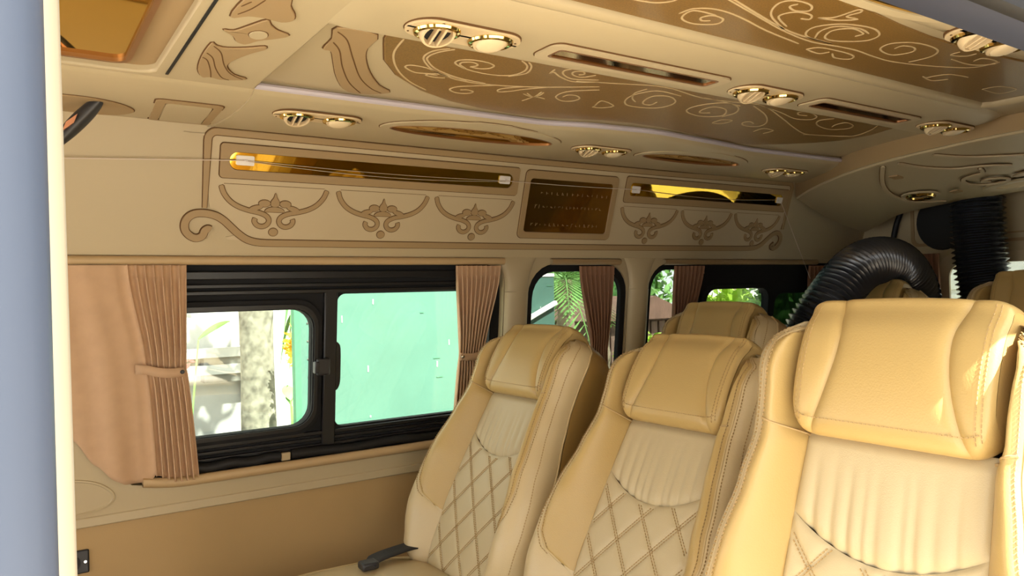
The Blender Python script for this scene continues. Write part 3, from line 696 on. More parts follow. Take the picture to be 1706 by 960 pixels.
# hooks on the mirror strips and the strings between them
for i, (x, w) in enumerate(((.458, .020), (1.166, .017), (1.665, .016), (2.384, .014))):
    lab = ('clear square hook at the front end of the front gold mirror strip', 'white square hook at the rear end of the front gold mirror strip',
           'white square hook at the front end of the rear gold mirror strip', 'grey square hook at the rear end of the rear gold mirror strip')[i]
    k = MB().prism(rrect(x-w, x+w, .198-.011, .198+.011, .003), .0045, .0095).build('adhesive_hook', 'hookmat', fn=panel_map, bevel=.0015)
    tag(k, lab, 'hook', 'hooks on the mirror strips')
    MB().tube([panel_map(x-.004, .198, .009), panel_map(x-.002, .199, .014), panel_map(x+.004, .199, .014)], .0016, 6).build('peg', 'hookmat', k)
def string(a, b, sag, lab, off=.012, r=.0007):
    pts = [panel_map(a[0]+(b[0]-a[0])*i/16, a[1]+(b[1]-a[1])*i/16 - sag*math.sin(PI*i/16), off) for i in range(17)]
    tag(MB().tube(pts, r, 5).build('string', 'wire'), lab, 'string', 'strings along the side panel')
string((-.35, .148), (.458, .199), 0, 'pale string running from the door pillar to the first hook', r=.0013)
string((.458, .199), (1.166, .196), .006, 'pale string stretched along the front gold mirror strip, upper one')
string((.458, .197), (1.166, .194), .013, 'pale string sagging along the front gold mirror strip, lower one')
string((1.166, .196), (1.665, .199), .002, 'pale string crossing the bronze mirror between two hooks', r=.0011)
string((1.665, .199), (2.384, .200), .012, 'pale string sagging along the rear gold mirror strip')
t = MB(); t.tube([panel_map(2.384, .198, .012), (2.62, 1.80, 1.22)], .0009, 5)
tag(t.build('string', 'wire'), 'pale string slanting down from the last hook to the rear window', 'string', 'strings along the side panel')

# ---- air vent and lamp pairs
def vent_pair():
    e = empty('vent_lamp_pair')
    dn = lambda x, y, n: (x, y, -n)
    pl = [(x, y) for x, y in rrect(-.088, .088, -.036, .036, .036, 10)]
    MB().prism(pl, -.002, .004).build('plate', 'vent_cream', e, fn=dn, bevel=.002)
    MB().prism(grow(pl, .0015), -.002, .0012).build('plate_edge', 'groove', e, fn=dn)
    for i, x in enumerate((-.043, .043)):
        r = MB(); r.grid(lambda u, v: (x + (.0285+.0048*math.cos(2*PI*v))*math.cos(2*PI*u), (.0285+.0048*math.cos(2*PI*v))*math.sin(2*PI*u), .005+.0046*math.sin(2*PI*v)), 28, 8)
        ring = r.build('gold_ring', 'gold', e, fn=dn)
        tl = math.radians(24 if i == 0 else 14); ct, st_ = math.cos(tl), math.sin(tl)
        dt = lambda x, y, n: (x, y*ct - (n-.002)*st_, -(.002 + y*st_ + (n-.002)*ct))
        if i == 0:
            b = MB().lathe([(.0265,.003),(.026,.009),(.0235,.0135),(.0205,.0135),(.0198,.004)], 24, (x, 0), caps=False).build('nozzle', 'vent_cream', ring, fn=dt)
            MB().lathe([(.0204,.0055),(.0001,.0055)], 24, (x, 0), caps=False).build('dark_opening', 'rubber', ring, fn=dt)
            for q in (-.0055, .0065): MB().box(x+q-.0016, x+q+.0016, -.0190, .0190, .005, .0135).build('fin', 'vent_cream', ring, fn=dt, bevel=.0008)
        else:
            MB().lathe([(.0265,.003),(.0262,.0075),(.0230,.0095),(.0220,.0095)], 24, (x, 0), caps=False).build('lamp_collar', 'vent_cream', ring, fn=dt)
            MB().lathe([(.0220,.0092),(.0205,.0112),(.016,.0132),(.009,.0142),(.0001,.0146)], 24, (x, 0), caps=False).build('lens', 'lens', ring, fn=dt)
    for x, y in ((-.078, .018), (-.05, -.033), (.078, -.012)):
        MB().lathe([(.0016,.004),(.0016,.005),(.0001,.005)], 8, (x, y), caps=False).build('screw', 'groove', e, fn=dn)
    return e
VP = [((.520,1.447), 'gold ringed vent and lamp pair above the front end of the carved side panel'), ((1.262,1.455), 'gold ringed vent and lamp pair above the bronze mirror of the side panel'),
      ((2.025,1.470), 'gold ringed vent and lamp pair at the rear end of the side soffit'), ((.538,.905), 'large gold ringed vent and lamp pair at the front of the ceiling beam'),
      ((1.195,.905), 'gold ringed vent and lamp pair between the two mirrors of the ceiling beam'), ((1.835,.893), 'gold ringed vent and lamp pair at the rear end of the ceiling beam'),
      ((1.19,.512), 'gold ringed vent and lamp pair under the door head rail')]
proto = vent_pair()
for i, ((x, y), lab) in enumerate(VP):
    v = proto if i == 0 else copy_tree(proto)
    z = SOF(y) if y > 1.3 else (1.561 if y > .7 else 1.5495)
    v.location = (x, y, z); tag(v, lab, 'air vent', 'vent and lamp pairs')
    if y > 1.3: v.rotation_euler = (.03, 0, 0)
# slim mirrors in the beam
def beam_mirror(x0, x1, lab, m):
    bm_ = ceil_map(1.561)
    e = MB().prism(rrect(x0, x1, .868, .936, .018), -.002, .004, [rrect(x0+.022, x1-.022, .886, .918, .006)]).build('beam_mirror', 'cream_light', fn=bm_, bevel=.0025)
    tag(e, lab, 'mirror', 'slim mirrors in the ceiling beam')
    MB().prism(rrect(x0-.002, x1+.002, .866, .938, .02), -.002, .0012).build('groove', 'groove', e, fn=bm_)
    MB().prism(rrect(x0+.020, x1-.020, .884, .920, .008), -.002, .0022).build('mirror_strip', m, e, fn=bm_, smooth=0)
    MB().prism(rrect(x0+.019, x1-.019, .883, .921, .008), -.001, .0045, [rrect(x0+.023, x1-.023, .887, .917, .006)]).build('copper_lip', 'lip', e, fn=bm_)
beam_mirror(.672, 1.062, 'slim framed bronze mirror in the front part of the ceiling beam', 'brown_mirror')
beam_mirror(1.325, 1.690, 'slim framed bronze mirror in the rear part of the ceiling beam', 'brown_mirror')
# pointed oval niches in the soffit
def niche(cx, hw, hd, lab, m):
    def oval(k): return [(cx + hw*k*math.copysign(abs(math.cos(a))**.85, math.cos(a)), 1.452 + hd*k*math.sin(a)*(1 if abs(math.cos(a)) < .2 else .95)) for a in [2*PI*i/48 for i in range(48)]]
    inn = [(cx + (hw-.022)*math.cos(a), 1.452 + (hd-.036)*math.sin(a)) for a in [2*PI*i/48 for i in range(48)]]
    e = MB().prism(oval(1), -.004, .004, [inn]).build('oval_soffit_mirror', 'ceil', fn=sof_map, bevel=.0025)
    tag(e, lab, 'mirror', 'oval mirrors in the side soffit')
    MB().prism(grow(oval(1), .0018), -.004, .0012).build('groove', 'groove', e, fn=sof_map)
    MB().prism(grow(inn, .002), -.004, .0015).build('mirror_inlay', m, e, fn=sof_map, smooth=0)
    MB().prism(grow(inn, .0015), -.002, .0046, [grow(inn, -.0012)]).build('copper_lip', 'lip', e, fn=sof_map)
niche(.888, .232, .085, 'long pointed oval gold mirror in the side soffit near the front', 'gold_mirror')
niche(1.592, .208, .080, 'long pointed oval gold mirror in the side soffit near the rear', 'gold_mirror')
ov = [(.89 + .17*math.cos(a), .502 + .036*math.sin(a)) for a in [2*PI*i/40 for i in range(40)]]
ni = [(.89 + .145*math.cos(a), .502 + .020*math.sin(a)) for a in [2*PI*i/40 for i in range(40)]]
e = MB().prism(ov, -.004, .004, [ni]).build('oval_soffit_mirror', 'ceil', fn=ceil_map(1.5505), bevel=.0025); tag(e, 'oval gold mirror in the ceiling just inside the door head rail', 'mirror', 'oval mirrors in the side soffit')
MB().prism(grow(ni, .002), -.004, .0015).build('mirror_inlay', 'gold_mirror', e, fn=ceil_map(1.5505), smooth=0)
# one round vent and an oval niche in the rear header
e = MB(); e.grid(lambda u, v: hd_map(2.47 + (.034+.010*math.cos(2*PI*v))*math.cos(2*PI*u), 1.285 + (.034+.010*math.cos(2*PI*v))*math.sin(2*PI*u), .004+.008*math.sin(2*PI*v)), 28, 8)
e = e.build('round_vent', 'gold'); tag(e, 'single round gold vent in the dropped rear header', 'air vent')
MB().prism(ellipse(2.47, 1.285, .056, .056, 28), -.002, .0035).build('plate', 'ceil', e, fn=hd_map, bevel=.001)
MB().prism(ellipse(2.47, 1.285, .026, .026, 20), -.001, .005).build('vane', 'tan', e, fn=hd_map)
e = MB().prism(ellipse(2.56, .98, .085, .155, 36), -.002, .005, [ellipse(2.56, .98, .055, .12, 36)]).build('header_lamp', 'ceil', fn=hd_map, bevel=.002); tag(e, 'oval lamp niche in the dropped rear header', 'lamp')
MB().prism(ellipse(2.56, .98, .057, .122, 36), -.002, .002).build('diffuser', 'lens', e, fn=hd_map)

# black folding handle on the oval plate, socket plate on the lower panel
hn = empty('folding_grip', (.105, 1.55, 1.552)); tag(hn, 'black folded handle with a copper sticker on the ceiling beside the door pillar', 'handle')
L = cr([(.147,1.532,1.562),(.132,1.545,1.545),(.112,1.555,1.522),(.092,1.560,1.497),(.072,1.562,1.470)], 4)
def hf(u, v):
    i = min(int(v*(len(L)-1)), len(L)-2); k = v*(len(L)-1)-i
    c_ = [a+(b-a)*k for a, b in zip(L[i], L[i+1])]
    w = .006 + .010*math.sin(PI*min(1, v*1.1))**.6; a = 2*PI*u
    return (c_[0] - .105 + w*.75*math.cos(a), c_[1] - 1.55 + w*1.3*math.sin(a), c_[2] - 1.552 - w*.5*math.cos(a))
MB().grid(hf, 16, 24, True).build('grip', 'plastic', hn)
t = MB().box(-.009, .009, -.026, -.0150, -.008, .008); t.build('sticker', 'copper', hn, fn=lambda x, y, z: (x+z*.35-.006, y+.006, z-.036+x*.9))
MB().tube([(.030,-.01,.0),(.046,-.018,.012)], .006, 8).build('hinge', 'rubber', hn)
sp = MB().box(.08, .143, 1.9120, 1.919, .600, .652).build('socket_plate', 'plastic', bevel=.006); tag(sp, 'small dark socket plate on the tan lower side panel', 'socket plate')
MB().lathe([(.018,.0),(.018,.003),(.0001,.003)], 20).build('socket_cap', 'rubber', sp, fn=lambda x, y, z: (.108+x, 1.912-z, .626+y))
MB().lathe([(.003,.0),(.003,.002),(.0001,.002)], 10).build('screw', 'chrome', sp, fn=lambda x, y, z: (.135+x, 1.912-z, .626+y))

# ================================================================ SEATS (face the front of the van, -x)
HZ = .47                                                     # hinge height
W_ = lerp_tab([(.06,.15),(.09,.200),(.13,.228),(.18,.242),(.24,.247),(.30,.243),(.38,.228),(.46,.209),(.53,.198),(.58,.198),(.64,.203),(.67,.196),(.69,.170),(.703,.125),(.708,.07)])
C_ = lerp_tab([(.08,.128),(.25,.130),(.40,.124),(.53,.120),(.56,.132),(.70,.132)])
P_ = lerp_tab([(.225,.131),(.235,.155),(.25,.178),(.28,.196),(.32,.200),(.38,.192),(.46,.176),(.53,.165),(.60,.166),(.66,.166),(.70,.12)])
B_d = lerp_tab([(.06,.01),(.12,.040),(.22,.062),(.36,.066),(.46,.055),(.54,.046),(.62,.050),(.70,.03)])
T_ = lerp_tab([(.06,.10),(.2,.14),(.45,.13),(.60,.11),(.70,.09)])
def KV(v):
    k = 1.0
    if v > .64: k = math.sqrt(max(0.0, 1-((v-.64)/.0685)**2))
    if v < .13: k = math.sqrt(max(0.0, 1-((.13-v)/.072)**2))
    return k
def XC(v): return -.012*math.sin(PI*min(1, max(0, (v-.05)/.5))) + .004 + .026*min(1, max(0, (v-.53)/.05))
def front(a, v):
    a = abs(a); W = W_(v); c = C_(v); ps = max(c+.01, W-.048); B = B_d(v); x0 = XC(v)
    if a <= c: return x0
    if a <= ps:
        t = (a-c)/(ps-c); return x0 + (-B-x0)*math.sin(t*PI/2)**1.15
    t = min(1, (a-ps)/(W-ps)); return -B + (B+.012)*(1-math.sqrt(max(0, 1-t*t)))
XM = .035
def sq(x, v): return XM + (x-XM)*max(.02, KV(v))
def fpt(a, v, puff=0.0): return (sq(front(a, v) - puff, v), a, v)
V0, V1 = .06, .706
def vedge(a, c): return .432 - .042*(1-(a/c)**2)             # lower edge of the pleated panel
def patch(alo, ahi, v0, v1, nu, nv, puff):
    def f(u, w):
        v = v0+(v1-v0)*w; a0, a1 = alo(v), ahi(v); a = a0+(a1-a0)*u
        d = min(abs(a-a0), abs(a1-a))
        return fpt(a, v, puff*(1-math.exp(-d/.006)))
    return MB().grid(f, nu, nv)
def dia(a, v):                                               # distance to the nearest quilting line
    best = 9
    for s in (-1, 1):
        q = (a*s/.088 + (v-.05)/.105) % 1.0; q = min(q, 1-q)
        best = min(best, q*.067)
    return best
def quilt():
    def f(u, w):
        v0 = .075; cc = C_(.3); a = (2*u-1)
        vt = vedge(a*cc, cc); v = v0+(vt-v0)*w; c = C_(v); aa = a*c
        d = min((1-abs(a))*c, vt-v+.0005)
        p = .0052*(1-math.exp(-abs(dia(aa, v))/.007)) + .0008
        p *= 1-math.exp(-max(0, d)/.004)
        return fpt(aa*.999, v, p)
    return MB().grid(f, 76, 110)
rp = random.Random(5); PLE = [(rp.uniform(-.105, .105), rp.uniform(.004, .007), rp.uniform(.5, 1)) for _ in range(9)]
PLE = [(-.095+.19*i/8 + rp.uniform(-.006, .006), rp.uniform(.0045, .007), rp.uniform(.5, 1)) for i in range(9)]
def pleat():
    def f(u, w):
        cc = C_(.46); a = 2*u-1; vb = vedge(a*cc, cc); vt = .545; v = vb+(vt-vb)*w; c = C_(v); aa = a*c
        p = .008*(1-math.exp(-(v-vb)/.010)) * (1-.2*w) * (1-math.exp(-(1-abs(a))*c/.006))
        for x, s, k in PLE: p -= .0055*k*math.exp(-((aa-x-.10*(v-vb)*0.4)/s)**2)*max(0, 1-w*1.25)**.8
        return fpt(aa*.999, v, p)
    return MB().grid(f, 84, 30)
def shell():
    def f(u, w):
        v = V0+(V1-V0)*w; W = W_(v); T = T_(v)
        a_ = (u-.5)*2                                        # -1..1 round the back
        s = abs(a_)
        if s > .45: k = (s-.45)/.55; a = W-.012*(1-k)**1.5; x = .012+(T*.72-.012)*(1-k)
        else:
            k = s/.45; a = (W-.012)*math.sin(k*PI/2)**.8; x = T - T*.28*(1-math.sqrt(max(0, 1-k**4)))
        return (sq(x, v), math.copysign(a, a_), v)
    return MB().grid(f, 60, 44)
def edge_tube(afn, v0, v1, r, xoff=0.0, n=60, both=True):
    t = MB()
    t.tube([(lambda v: (sq(front(afn(v), v)+xoff, v), afn(v), v))(v0+(v1-v0)*i/n) for i in range(n+1)], r, 6)
    return t
def dashes(mb, pts, ln=.0036, gap=.0022, w=.0010, h=.0008):
    acc = 0; n = len(pts); step = ln+gap; nxt = 0
    for i in range(n-1):
        p, q = Vector(pts[i]), Vector(pts[i+1]); L = (q-p).length
        if L < 1e-7: continue
        d = (q-p)/L
        while nxt < acc+L:
            s = p + d*(nxt-acc); e = s + d*ln
            nrm = Vector((-1, 0, 0)); side = d.cross(nrm).normalized()*w/2; nn = nrm*h
            v = [s-side, s+side, e+side, e-side]
            mb.add([tuple(x - nn*1.5) for x in v] + [tuple(x + nn) for x in v], [(4,5,6,7),(0,1,5,4),(1,2,6,5),(2,3,7,6),(3,0,4,7)])
            nxt += step
        acc += L
# headrest loop (x, v)
HR = cr([(.035,.552),(.012,.543),(-.010,.538),(-.024,.543),(-.033,.560),(-.036,.60),(-.034,.64),(-.026,.685),(-.012,.713),(-.004,.729),(.03,.728),(.06,.712),(.075,.68),(.078,.64),(.078,.60)], 4)
HA = .128
def aseam(v): return .072 + .030*max(0, (.66-v)/.12)**1.6 + .012*max(0, (v-.68)/.05)
def hr_pt(a, i, puff=0.0):
    x, v = HR[i]; e = 1.0; s = abs(a)
    if s > HA-.022: e = math.sqrt(max(0, 1-((s-HA+.022)/.022)**2))
    k = .86 + .14*e
    fl = .010*(s/HA)**2*(1 if x < 0 else 0)                  # wings curl slightly forward
    X = .012 + (x-.012)*k; V = .635 + (v-.635)*k
    lo = max(0, (s-HA+.035)/.035); V += .020*(1-math.sqrt(max(0, 1-lo*lo)))*max(0, min(1, (.60-v)/.05))
    return (X - puff*(1 if x < .02 else 0) - fl*e*.4, a, V - .006*(s/HA)**2*max(0, (v-.66)/.07))
def headpatch(lo, hi, nu):
    n = len(HR)
    def f(u, w):
        i = int(round(w*(n-1))); v = HR[i][1]; a0, a1 = lo(v), hi(v); a = a0+(a1-a0)*u
        d = min(abs(a-a0) if abs(a0) < HA-.001 else 9, abs(a1-a) if abs(a1) < HA-.001 else 9)
        return hr_pt(a, i, .0075*(1-math.exp(-d/.007)) - .0050)
    return MB().grid(f, nu, n-1)
def cushion():
    def f(u, w):
        a = 2*PI*u; b = PI*(w-.5)
        se = lambda t, e: math.copysign(abs(t)**e, t)
        x = se(math.cos(b), .45)*se(math.cos(a), .35); y = se(math.cos(b), .45)*se(math.sin(a), .35); z = se(math.sin(b), .55)
        X = -.20 + .29*x; Y = .232*y
        Z = .455 + .085*z + (.022*math.sin(PI*(x+1)/2) + .012*(1-y*y) if z > 0 else 0)
        return (X, Y, Z + .020)
    return MB().grid(f, 56, 28, True)
def make_seat():
    e = empty('passenger_seat')
    cu = cushion().build('cushion', 'seat_cream', e, smooth=180)
    t = MB(); t.tube([(-.20+.262*math.copysign(abs(math.cos(a))**.35, math.cos(a)), .210*math.copysign(abs(math.sin(a))**.35, math.sin(a)), .535+.020+.012*math.sin(PI*(math.copysign(abs(math.cos(a))**.35, math.cos(a))+1)/2)) for a in [2*PI*i/60 for i in range(61)]], .0028, 6, False)
    t.build('cushion_piping', 'piping', cu)
    b = MB().box(-.42, .04, -.20, .20, .26, .37).build('base_frame', 'plastic', e, bevel=.02)
    for x in (-.36, -.02):
        for y in (-.17, .17): MB().box(x-.02, x+.02, y-.015, y+.015, 0, .27).build('leg', 'plastic', e, bevel=.004)
    for y in (-.222, .222):
        r = MB().lathe([(.0001,-.012),(.05,-.012),(.055,-.006),(.055,.006),(.05,.012),(.0001,.012)], 20)
        r.build('recliner_cover', 'plastic', e, fn=lambda x, q, z: (x-.0, y+z, .46+q))
    # belt on the far side and its buckle
    bl = MB(); bl.grid(lambda u, v: (-.115 + .24*u, .085+.115*u**.6 + .052*(v-.5), .606 - .02*u - .05*max(0, u-.6)), 16, 3)
    bl.build('seat_belt', 'belt', e, smooth=180).modifiers.new('thick', 'SOLIDIFY').thickness = .003
    MB().box(-.14, -.10, .068, .104, .594, .611).build('belt_buckle', 'plastic', e, bevel=.005)
    back = shell().build('backrest', 'seat_side', e, smooth=180)
    back.location = (0, 0, HZ)
    for s in (-1, 1):
        sg = lambda fn: (lambda v: s*fn(v))
        patch(sg(P_), sg(lambda v: W_(v)*.9999), V0, V1, 16, 60, .004).build('side_bolster', 'seat_cream', back, smooth=180)
        patch(sg(C_), sg(P_), .228, .700, 18, 56, .0045).build('side_insert', 'seat_tan', back, smooth=180)
        # below the insert the bolster runs right up to the quilted panel
        patch(sg(lambda v: C_(v)), sg(lambda v: max(C_(v)+.002, P_(v))), V0, .231, 10, 14, .003).build('bolster_base', 'seat_cream', back, smooth=180)
        edge_tube(sg(P_), .232, .690, .0022).build('piping', 'piping', back)
        edge_tube(sg(lambda v: W_(v)*.9995), .08, .690, .0024).build('piping', 'piping', back)
        t = MB(); t.tube([fpt(s*(C_(.535)-.004 + (P_(.535)-C_(.535))*i/8), .537+.012*i/8, .004) for i in range(9)], .0018, 6); t.build('neck_seam', 'stitch', back)
    quilt().build('quilted_panel', 'seat_center', back, smooth=180)
    pleat().build('pleated_panel', 'seat_center', back, smooth=180)
    st = MB()
    for s in (-1, 1):
        for fn_, v0, v1 in ((lambda v: P_(v)+.007, .24, .685), (lambda v: P_(v)-.006, .25, .685), (lambda v: W_(v)-.010, .10, .685)):
            dashes(st, [fpt(s*fn_(v0+(v1-v0)*i/70), v0+(v1-v0)*i/70, .0042) for i in range(71)])
    for s in (-1, 1):                                        # double rows along the diamond lines
        for k in range(-6, 12):
            for off in (-.0025, .0025):
                seg = []
                for i in range(80):
                    v = .08 + .36*i/79; a = s*.088*(k - (v-.05)/.105) + off*1.3
                    c = C_(v)
                    if abs(a) < c-.006 and v < vedge(a, C_(.3))-.004: seg.append(fpt(a, v, .0032))
                    else:
                        if len(seg) > 2: dashes(st, seg)
                        seg = []
                if len(seg) > 2: dashes(st, seg)
    st.build('stitching', 'stitch', back, smooth=0)['kind'] = 'stuff'
    hr = headpatch(lambda v: -aseam(v), lambda v: aseam(v), 36).build('headrest', 'seat_tan', e, smooth=180)
    hr.location = (0, 0, HZ)
    for s in (-1, 1):
        w = headpatch(lambda v: s*aseam(v), lambda v: s*HA, 20)
        w.add([hr_pt(s*HA*.999, i) for i in range(len(HR))], [tuple(range(len(HR)))])
        w.build('headrest_wing', 'seat_tan', hr, smooth=60)
    hs = MB()
    n_f = [i for i in range(len(HR)) if HR[i][0] < .0 and .548 < HR[i][1] < .726]
    lowi = min(range(len(HR)), key=lambda i: abs(HR[i][1]-.5605) + (9 if HR[i][0] > -.05 else 0))
    dashes(hs, [hr_pt(-.116+.232*i/60, lowi, .0026) for i in range(61)])
    for s in (-1, 1):
        for of in (.010, .016): dashes(hs, [hr_pt(s*(HA-of), i, .0028) for i in n_f])
    hs.build('stitching', 'stitch', hr, smooth=0)['kind'] = 'stuff'
    return e
def recline(seat, deg):
    for ch in seat.children:
        if ch.name.split('.')[0] in ('backrest', 'headrest'): ch.rotation_euler = (0, math.radians(deg), 0)
SE = [(.785, 1.508, -.010, 26.5, 'cream and tan leather seat with quilted backrest nearest the big side window'),
      (.800, 1.012, -.018, 26.5, 'middle cream and tan leather seat of the front row of three'),
      (.790, .522, 0.0, 14.0, 'bright cream and tan leather seat of the front row, nearest the sliding door'),
      (1.575, 1.500, -.024, 14.0, 'tan leather seat of the second row beside the long side window'),
      (2.28, 1.455, .030, 13.0, 'dark tan leather seat of the last row behind the black hose'),
      (2.28, .925, .045, 13.0, 'tan leather seat of the last row beside the upright hose')]
s0 = make_seat()
for i, (x, y, z, r, lab) in enumerate(SE):
    s = s0 if i == 0 else copy_tree(s0)
    s.location = (x, y, z); recline(s, r); tag(s, lab, 'seat', 'van passenger seats')
pf = MB().box(2.0, 3.0, .30, 1.90, .0, .072).build('floor_rear', 'floor', bevel=.01); struct(pf, 'raised floor under the last row')

# ================================================================ DUCT HOSES
def hose(path, r, pitch, lab):
    P = cr(path, 16); out = [Vector(P[0])]; step = pitch/6
    for p in P[1:]:
        p = Vector(p)
        while (p-out[-1]).length >= step: out.append(out[-1] + (p-out[-1]).normalized()*step)
    R = [r*(1 + .085*math.cos(2*PI*i/6)) for i in range(len(out))]
    o = MB().tube(out, R, 30).build('duct_hose', 'hose', smooth=60); tag(o, lab, 'hose', 'corrugated duct hoses')
hose([(2.05,1.50,.70),(2.07,1.49,.90),(2.12,1.47,1.04),(2.18,1.43,1.140),(2.28,1.412,1.230),(2.40,1.410,1.270),(2.53,1.41,1.264),(2.63,1.413,1.205),(2.69,1.42,1.10),(2.70,1.42,.80),(2.70,1.42,.12)], .074, .0165, 'black corrugated hose arching over the last row seat')
hose([(2.905,1.312,1.60),(2.905,1.312,1.50),(2.905,1.310,1.36),(2.905,1.302,1.24),(2.905,1.288,1.10),(2.90,1.28,.80),(2.90,1.28,.12)], .083, .0185, 'black corrugated hose hanging upright below the rear header')
o = MB().lathe([(.0001,-.01),(.115,-.01),(.12,0),(.115,.015),(.0001,.02)], 32).build('hose_port', 'rubber', fn=lambda x, y, z: (2.993-z*.4, 1.478+x*.82, 1.425+y*.9)); tag(o, 'round black hose port on the tailgate lining', 'hose port')

# ================================================================ OUTSIDE
# mint green hoarding
b = MB().box(.90, 2.118, 2.80, 2.825, -.6, 1.277).build('hoarding_board', 'mint', bevel=.003); tag(b, 'mint green painted board standing outside the big window', 'board')
MB().box(.893, .915, 2.795, 2.83, -.6, 1.35).build('edge_post', 'mint_dark', b)
MB().box(.915, 2.118, 2.797, 2.8, 1.262, 1.277).build('top_edge', 'white', b)
rr = random.Random(11)
for k in range(20):
    x, z, w = rr.uniform(.98, 2.08), rr.uniform(.55, 1.22), rr.uniform(.004, .022)
    if k % 3: MB().box(x, x+.004, 2.798, 2.8, z, z+w*1.6).build('paint_chip', 'white', b)
    else: MB().box(x, x+w*1.5, 2.798, 2.8, z, z+.003).build('paint_chip', 'mint_dark', b)
for k in range(9): MB().lathe([(.004,0),(.003,.003),(.0001,.003)], 8).build('nail', 'grey', b, fn=lambda x, y, z: (.945+x, 2.80-z, .62+.068*k+y))
pk = MB().box(-.02, .235, 2.775, 2.795, -.009, .009).build('leaning_pole', 'white', fn=lambda x, y, z: (1.90+x*.915-z*.40, y, 1.048+x*.40+z*.915)); tag(pk, 'white wooden strip slanting across the mint board', 'wood strip')
# trunk
def trunk(name, x, y, r, z1, m, lab, lean=0.0, n=40, wob=.06):
    q = random.Random(int(x*100))
    ph = [q.uniform(0, 6) for _ in range(4)]
    o = MB().grid(lambda u, v: (x + lean*v + r*(1-.12*v)*(1+wob*math.sin(3*2*PI*u+ph[0]+v*7)+wob*.6*math.sin(v*31+ph[1]))*math.cos(2*PI*u), y + r*(1-.12*v)*(1+wob*math.sin(2*2*PI*u+ph[2]+v*9))*math.sin(2*PI*u), -.6+(z1+.6)*v), 28, n, True).build(name, m)
    return o
tr = trunk('garden_tree', .972, 3.6, .080, 3.2, 'bark', ''); tag(tr, 'mottled grey tree trunk outside the sliding pane', 'tree')
def leaves(c, rad, n, size, m, name, parent=None, seed=1, shell_=.55):
    q = random.Random(seed); t = MB()
    for _ in range(n):
        while True:
            d = Vector((q.uniform(-1, 1), q.uniform(-1, 1), q.uniform(-1, 1)))
            if shell_ < d.length < 1: break
        p = Vector(c) + Vector((d.x*rad[0], d.y*rad[1], d.z*rad[2]))
        a = Vector((q.uniform(-1, 1), q.uniform(-1, 1), q.uniform(-.6, 1))).normalized(); bb = a.cross(Vector((q.uniform(-1, 1), q.uniform(-1, 1), q.uniform(-1, 1)))).normalized()
        s = size*q.uniform(.6, 1.3)
        t.add([p, p+a*s*.5+bb*s*.22, p+a*s, p+a*s*.5-bb*s*.22], [(0,1,2,3)])
    o = t.build(name, m, parent, smooth=0)
    return o
cr_ = leaves((.97, 3.6, 3.3), (1.0, 1.0, .6), 900, .22, 'leaf_dark', 'crown', tr, 3, .2); cr_['kind'] = 'stuff'
# white house front with framed panels, ledges and a downpipe
hs = MB().box(-2.5, 3.2, 6.0, 6.2, -.6, 3.2).build('house_front', 'house'); tag(hs, 'bright white house front beyond the yard', 'building')
MB().box(1.04, 1.47, 5.93, 6.0, .79, 1.09).build('panel_frame', 'house', hs, bevel=.01)
MB().box(1.08, 1.43, 5.915, 5.93, .82, 1.06).build('pane', 'house', hs, bevel=.004)
for z, x0, x1 in ((.70, 1.20, 1.47), (.575, 1.20, 1.52)):
    MB().box(x0, x1, 5.86, 6.0, z, z+.06).build('ledge', 'grey', hs); MB().box(.6, x1+.04, 5.84, 6.0, z+.06, z+.13).build('ledge', 'house', hs)
MB().box(1.50, 1.56, 5.95, 6.0, -.6, 3.0).build('pilaster', 'grey', hs)
t = MB(); t.tube([(1.62,5.93,3.0),(1.62,5.93,.2),(1.62,5.93,-.6)], .035, 10); t.build('downpipe', 'house', hs)
MB().box(-2.5, 3.2, 5.4, 6.0, -.6, .15).build('plinth_step', 'grey', hs)
# broad leaved plants in the yard
def plant(name, x, y, z0, stems, lab, m='leaf', seed=1, L=.16, w=.035):
    q = random.Random(seed); e = empty(name, (x, y, -.6)); tag(e, lab, 'plant')
    for k in range(stems):
        a = q.uniform(0, 2*PI); h = q.uniform(.5, 1.0)*z0; dx, dy = math.cos(a)*.13*q.uniform(.2, 1), math.sin(a)*.08
        P = [(0,0,0),(dx*.4,dy*.4,h*.6),(dx,dy,h)]
        MB().tube(cr(P, 4), .004, 5).build('stem', m, e)
        tip = Vector((dx, dy, h)); d = Vector((math.cos(a), math.sin(a)*.5, q.uniform(.1, 1.0))).normalized(); sd = d.cross(Vector((0, 1, .3))).normalized()
        ll = L*q.uniform(.7, 1.3)
        MB().grid(lambda u, v: tuple(tip + d*ll*v + sd*w*(u-.5)*2*math.sin(PI*min(1, v*.93+.05))**.8 + Vector((0, 0, -.25*ll*v*v)) + Vector((0, 0, .010*abs(u-.5)))), 4, 8).build('leaf', m, e)
    return e
plant('garden_plant', .645, 3.1, 1.28, 7, 'small leafy plant at the lower corner of the sliding pane', 'leaf', 4, .16, .040)
plant('garden_plant', 1.055, 3.3, 1.33, 9, 'leafy green plant between the trunk and the mint board', 'leaf', 8, .11, .03)
plant('garden_plant', .60, 3.5, 1.72, 3, 'tall pale stemmed plant in front of the white house', 'leaf', 15, .14, .014)
fr = empty('hanging_palm_leaves', (1.145, 3.5, 1.3)); tag(fr, 'dark drooping strap leaves beside the mint board', 'plant')
q = random.Random(9)
for k in range(12):
    d = Vector((q.uniform(-.13, .02), q.uniform(-.06, .06), 0)); z0 = q.uniform(-.28, .16); L = q.uniform(.12, .32)
    MB().grid(lambda u, v: (d.x*v + .020*(u-.5)*math.sin(PI*min(1, v+.05)), d.y*v, z0 + .06*math.sin(v*2.2) - L*v*v), 2, 8).build('leaf', 'leaf_dark', fr)
ys = leaves((1.085, 3.40, .965), (.032, .04, .085), 170, .04, 'yellow', 'yellow_flowers', None, 5, .0); tag(ys, 'cluster of yellow blossoms beside the mint board', 'flowers')
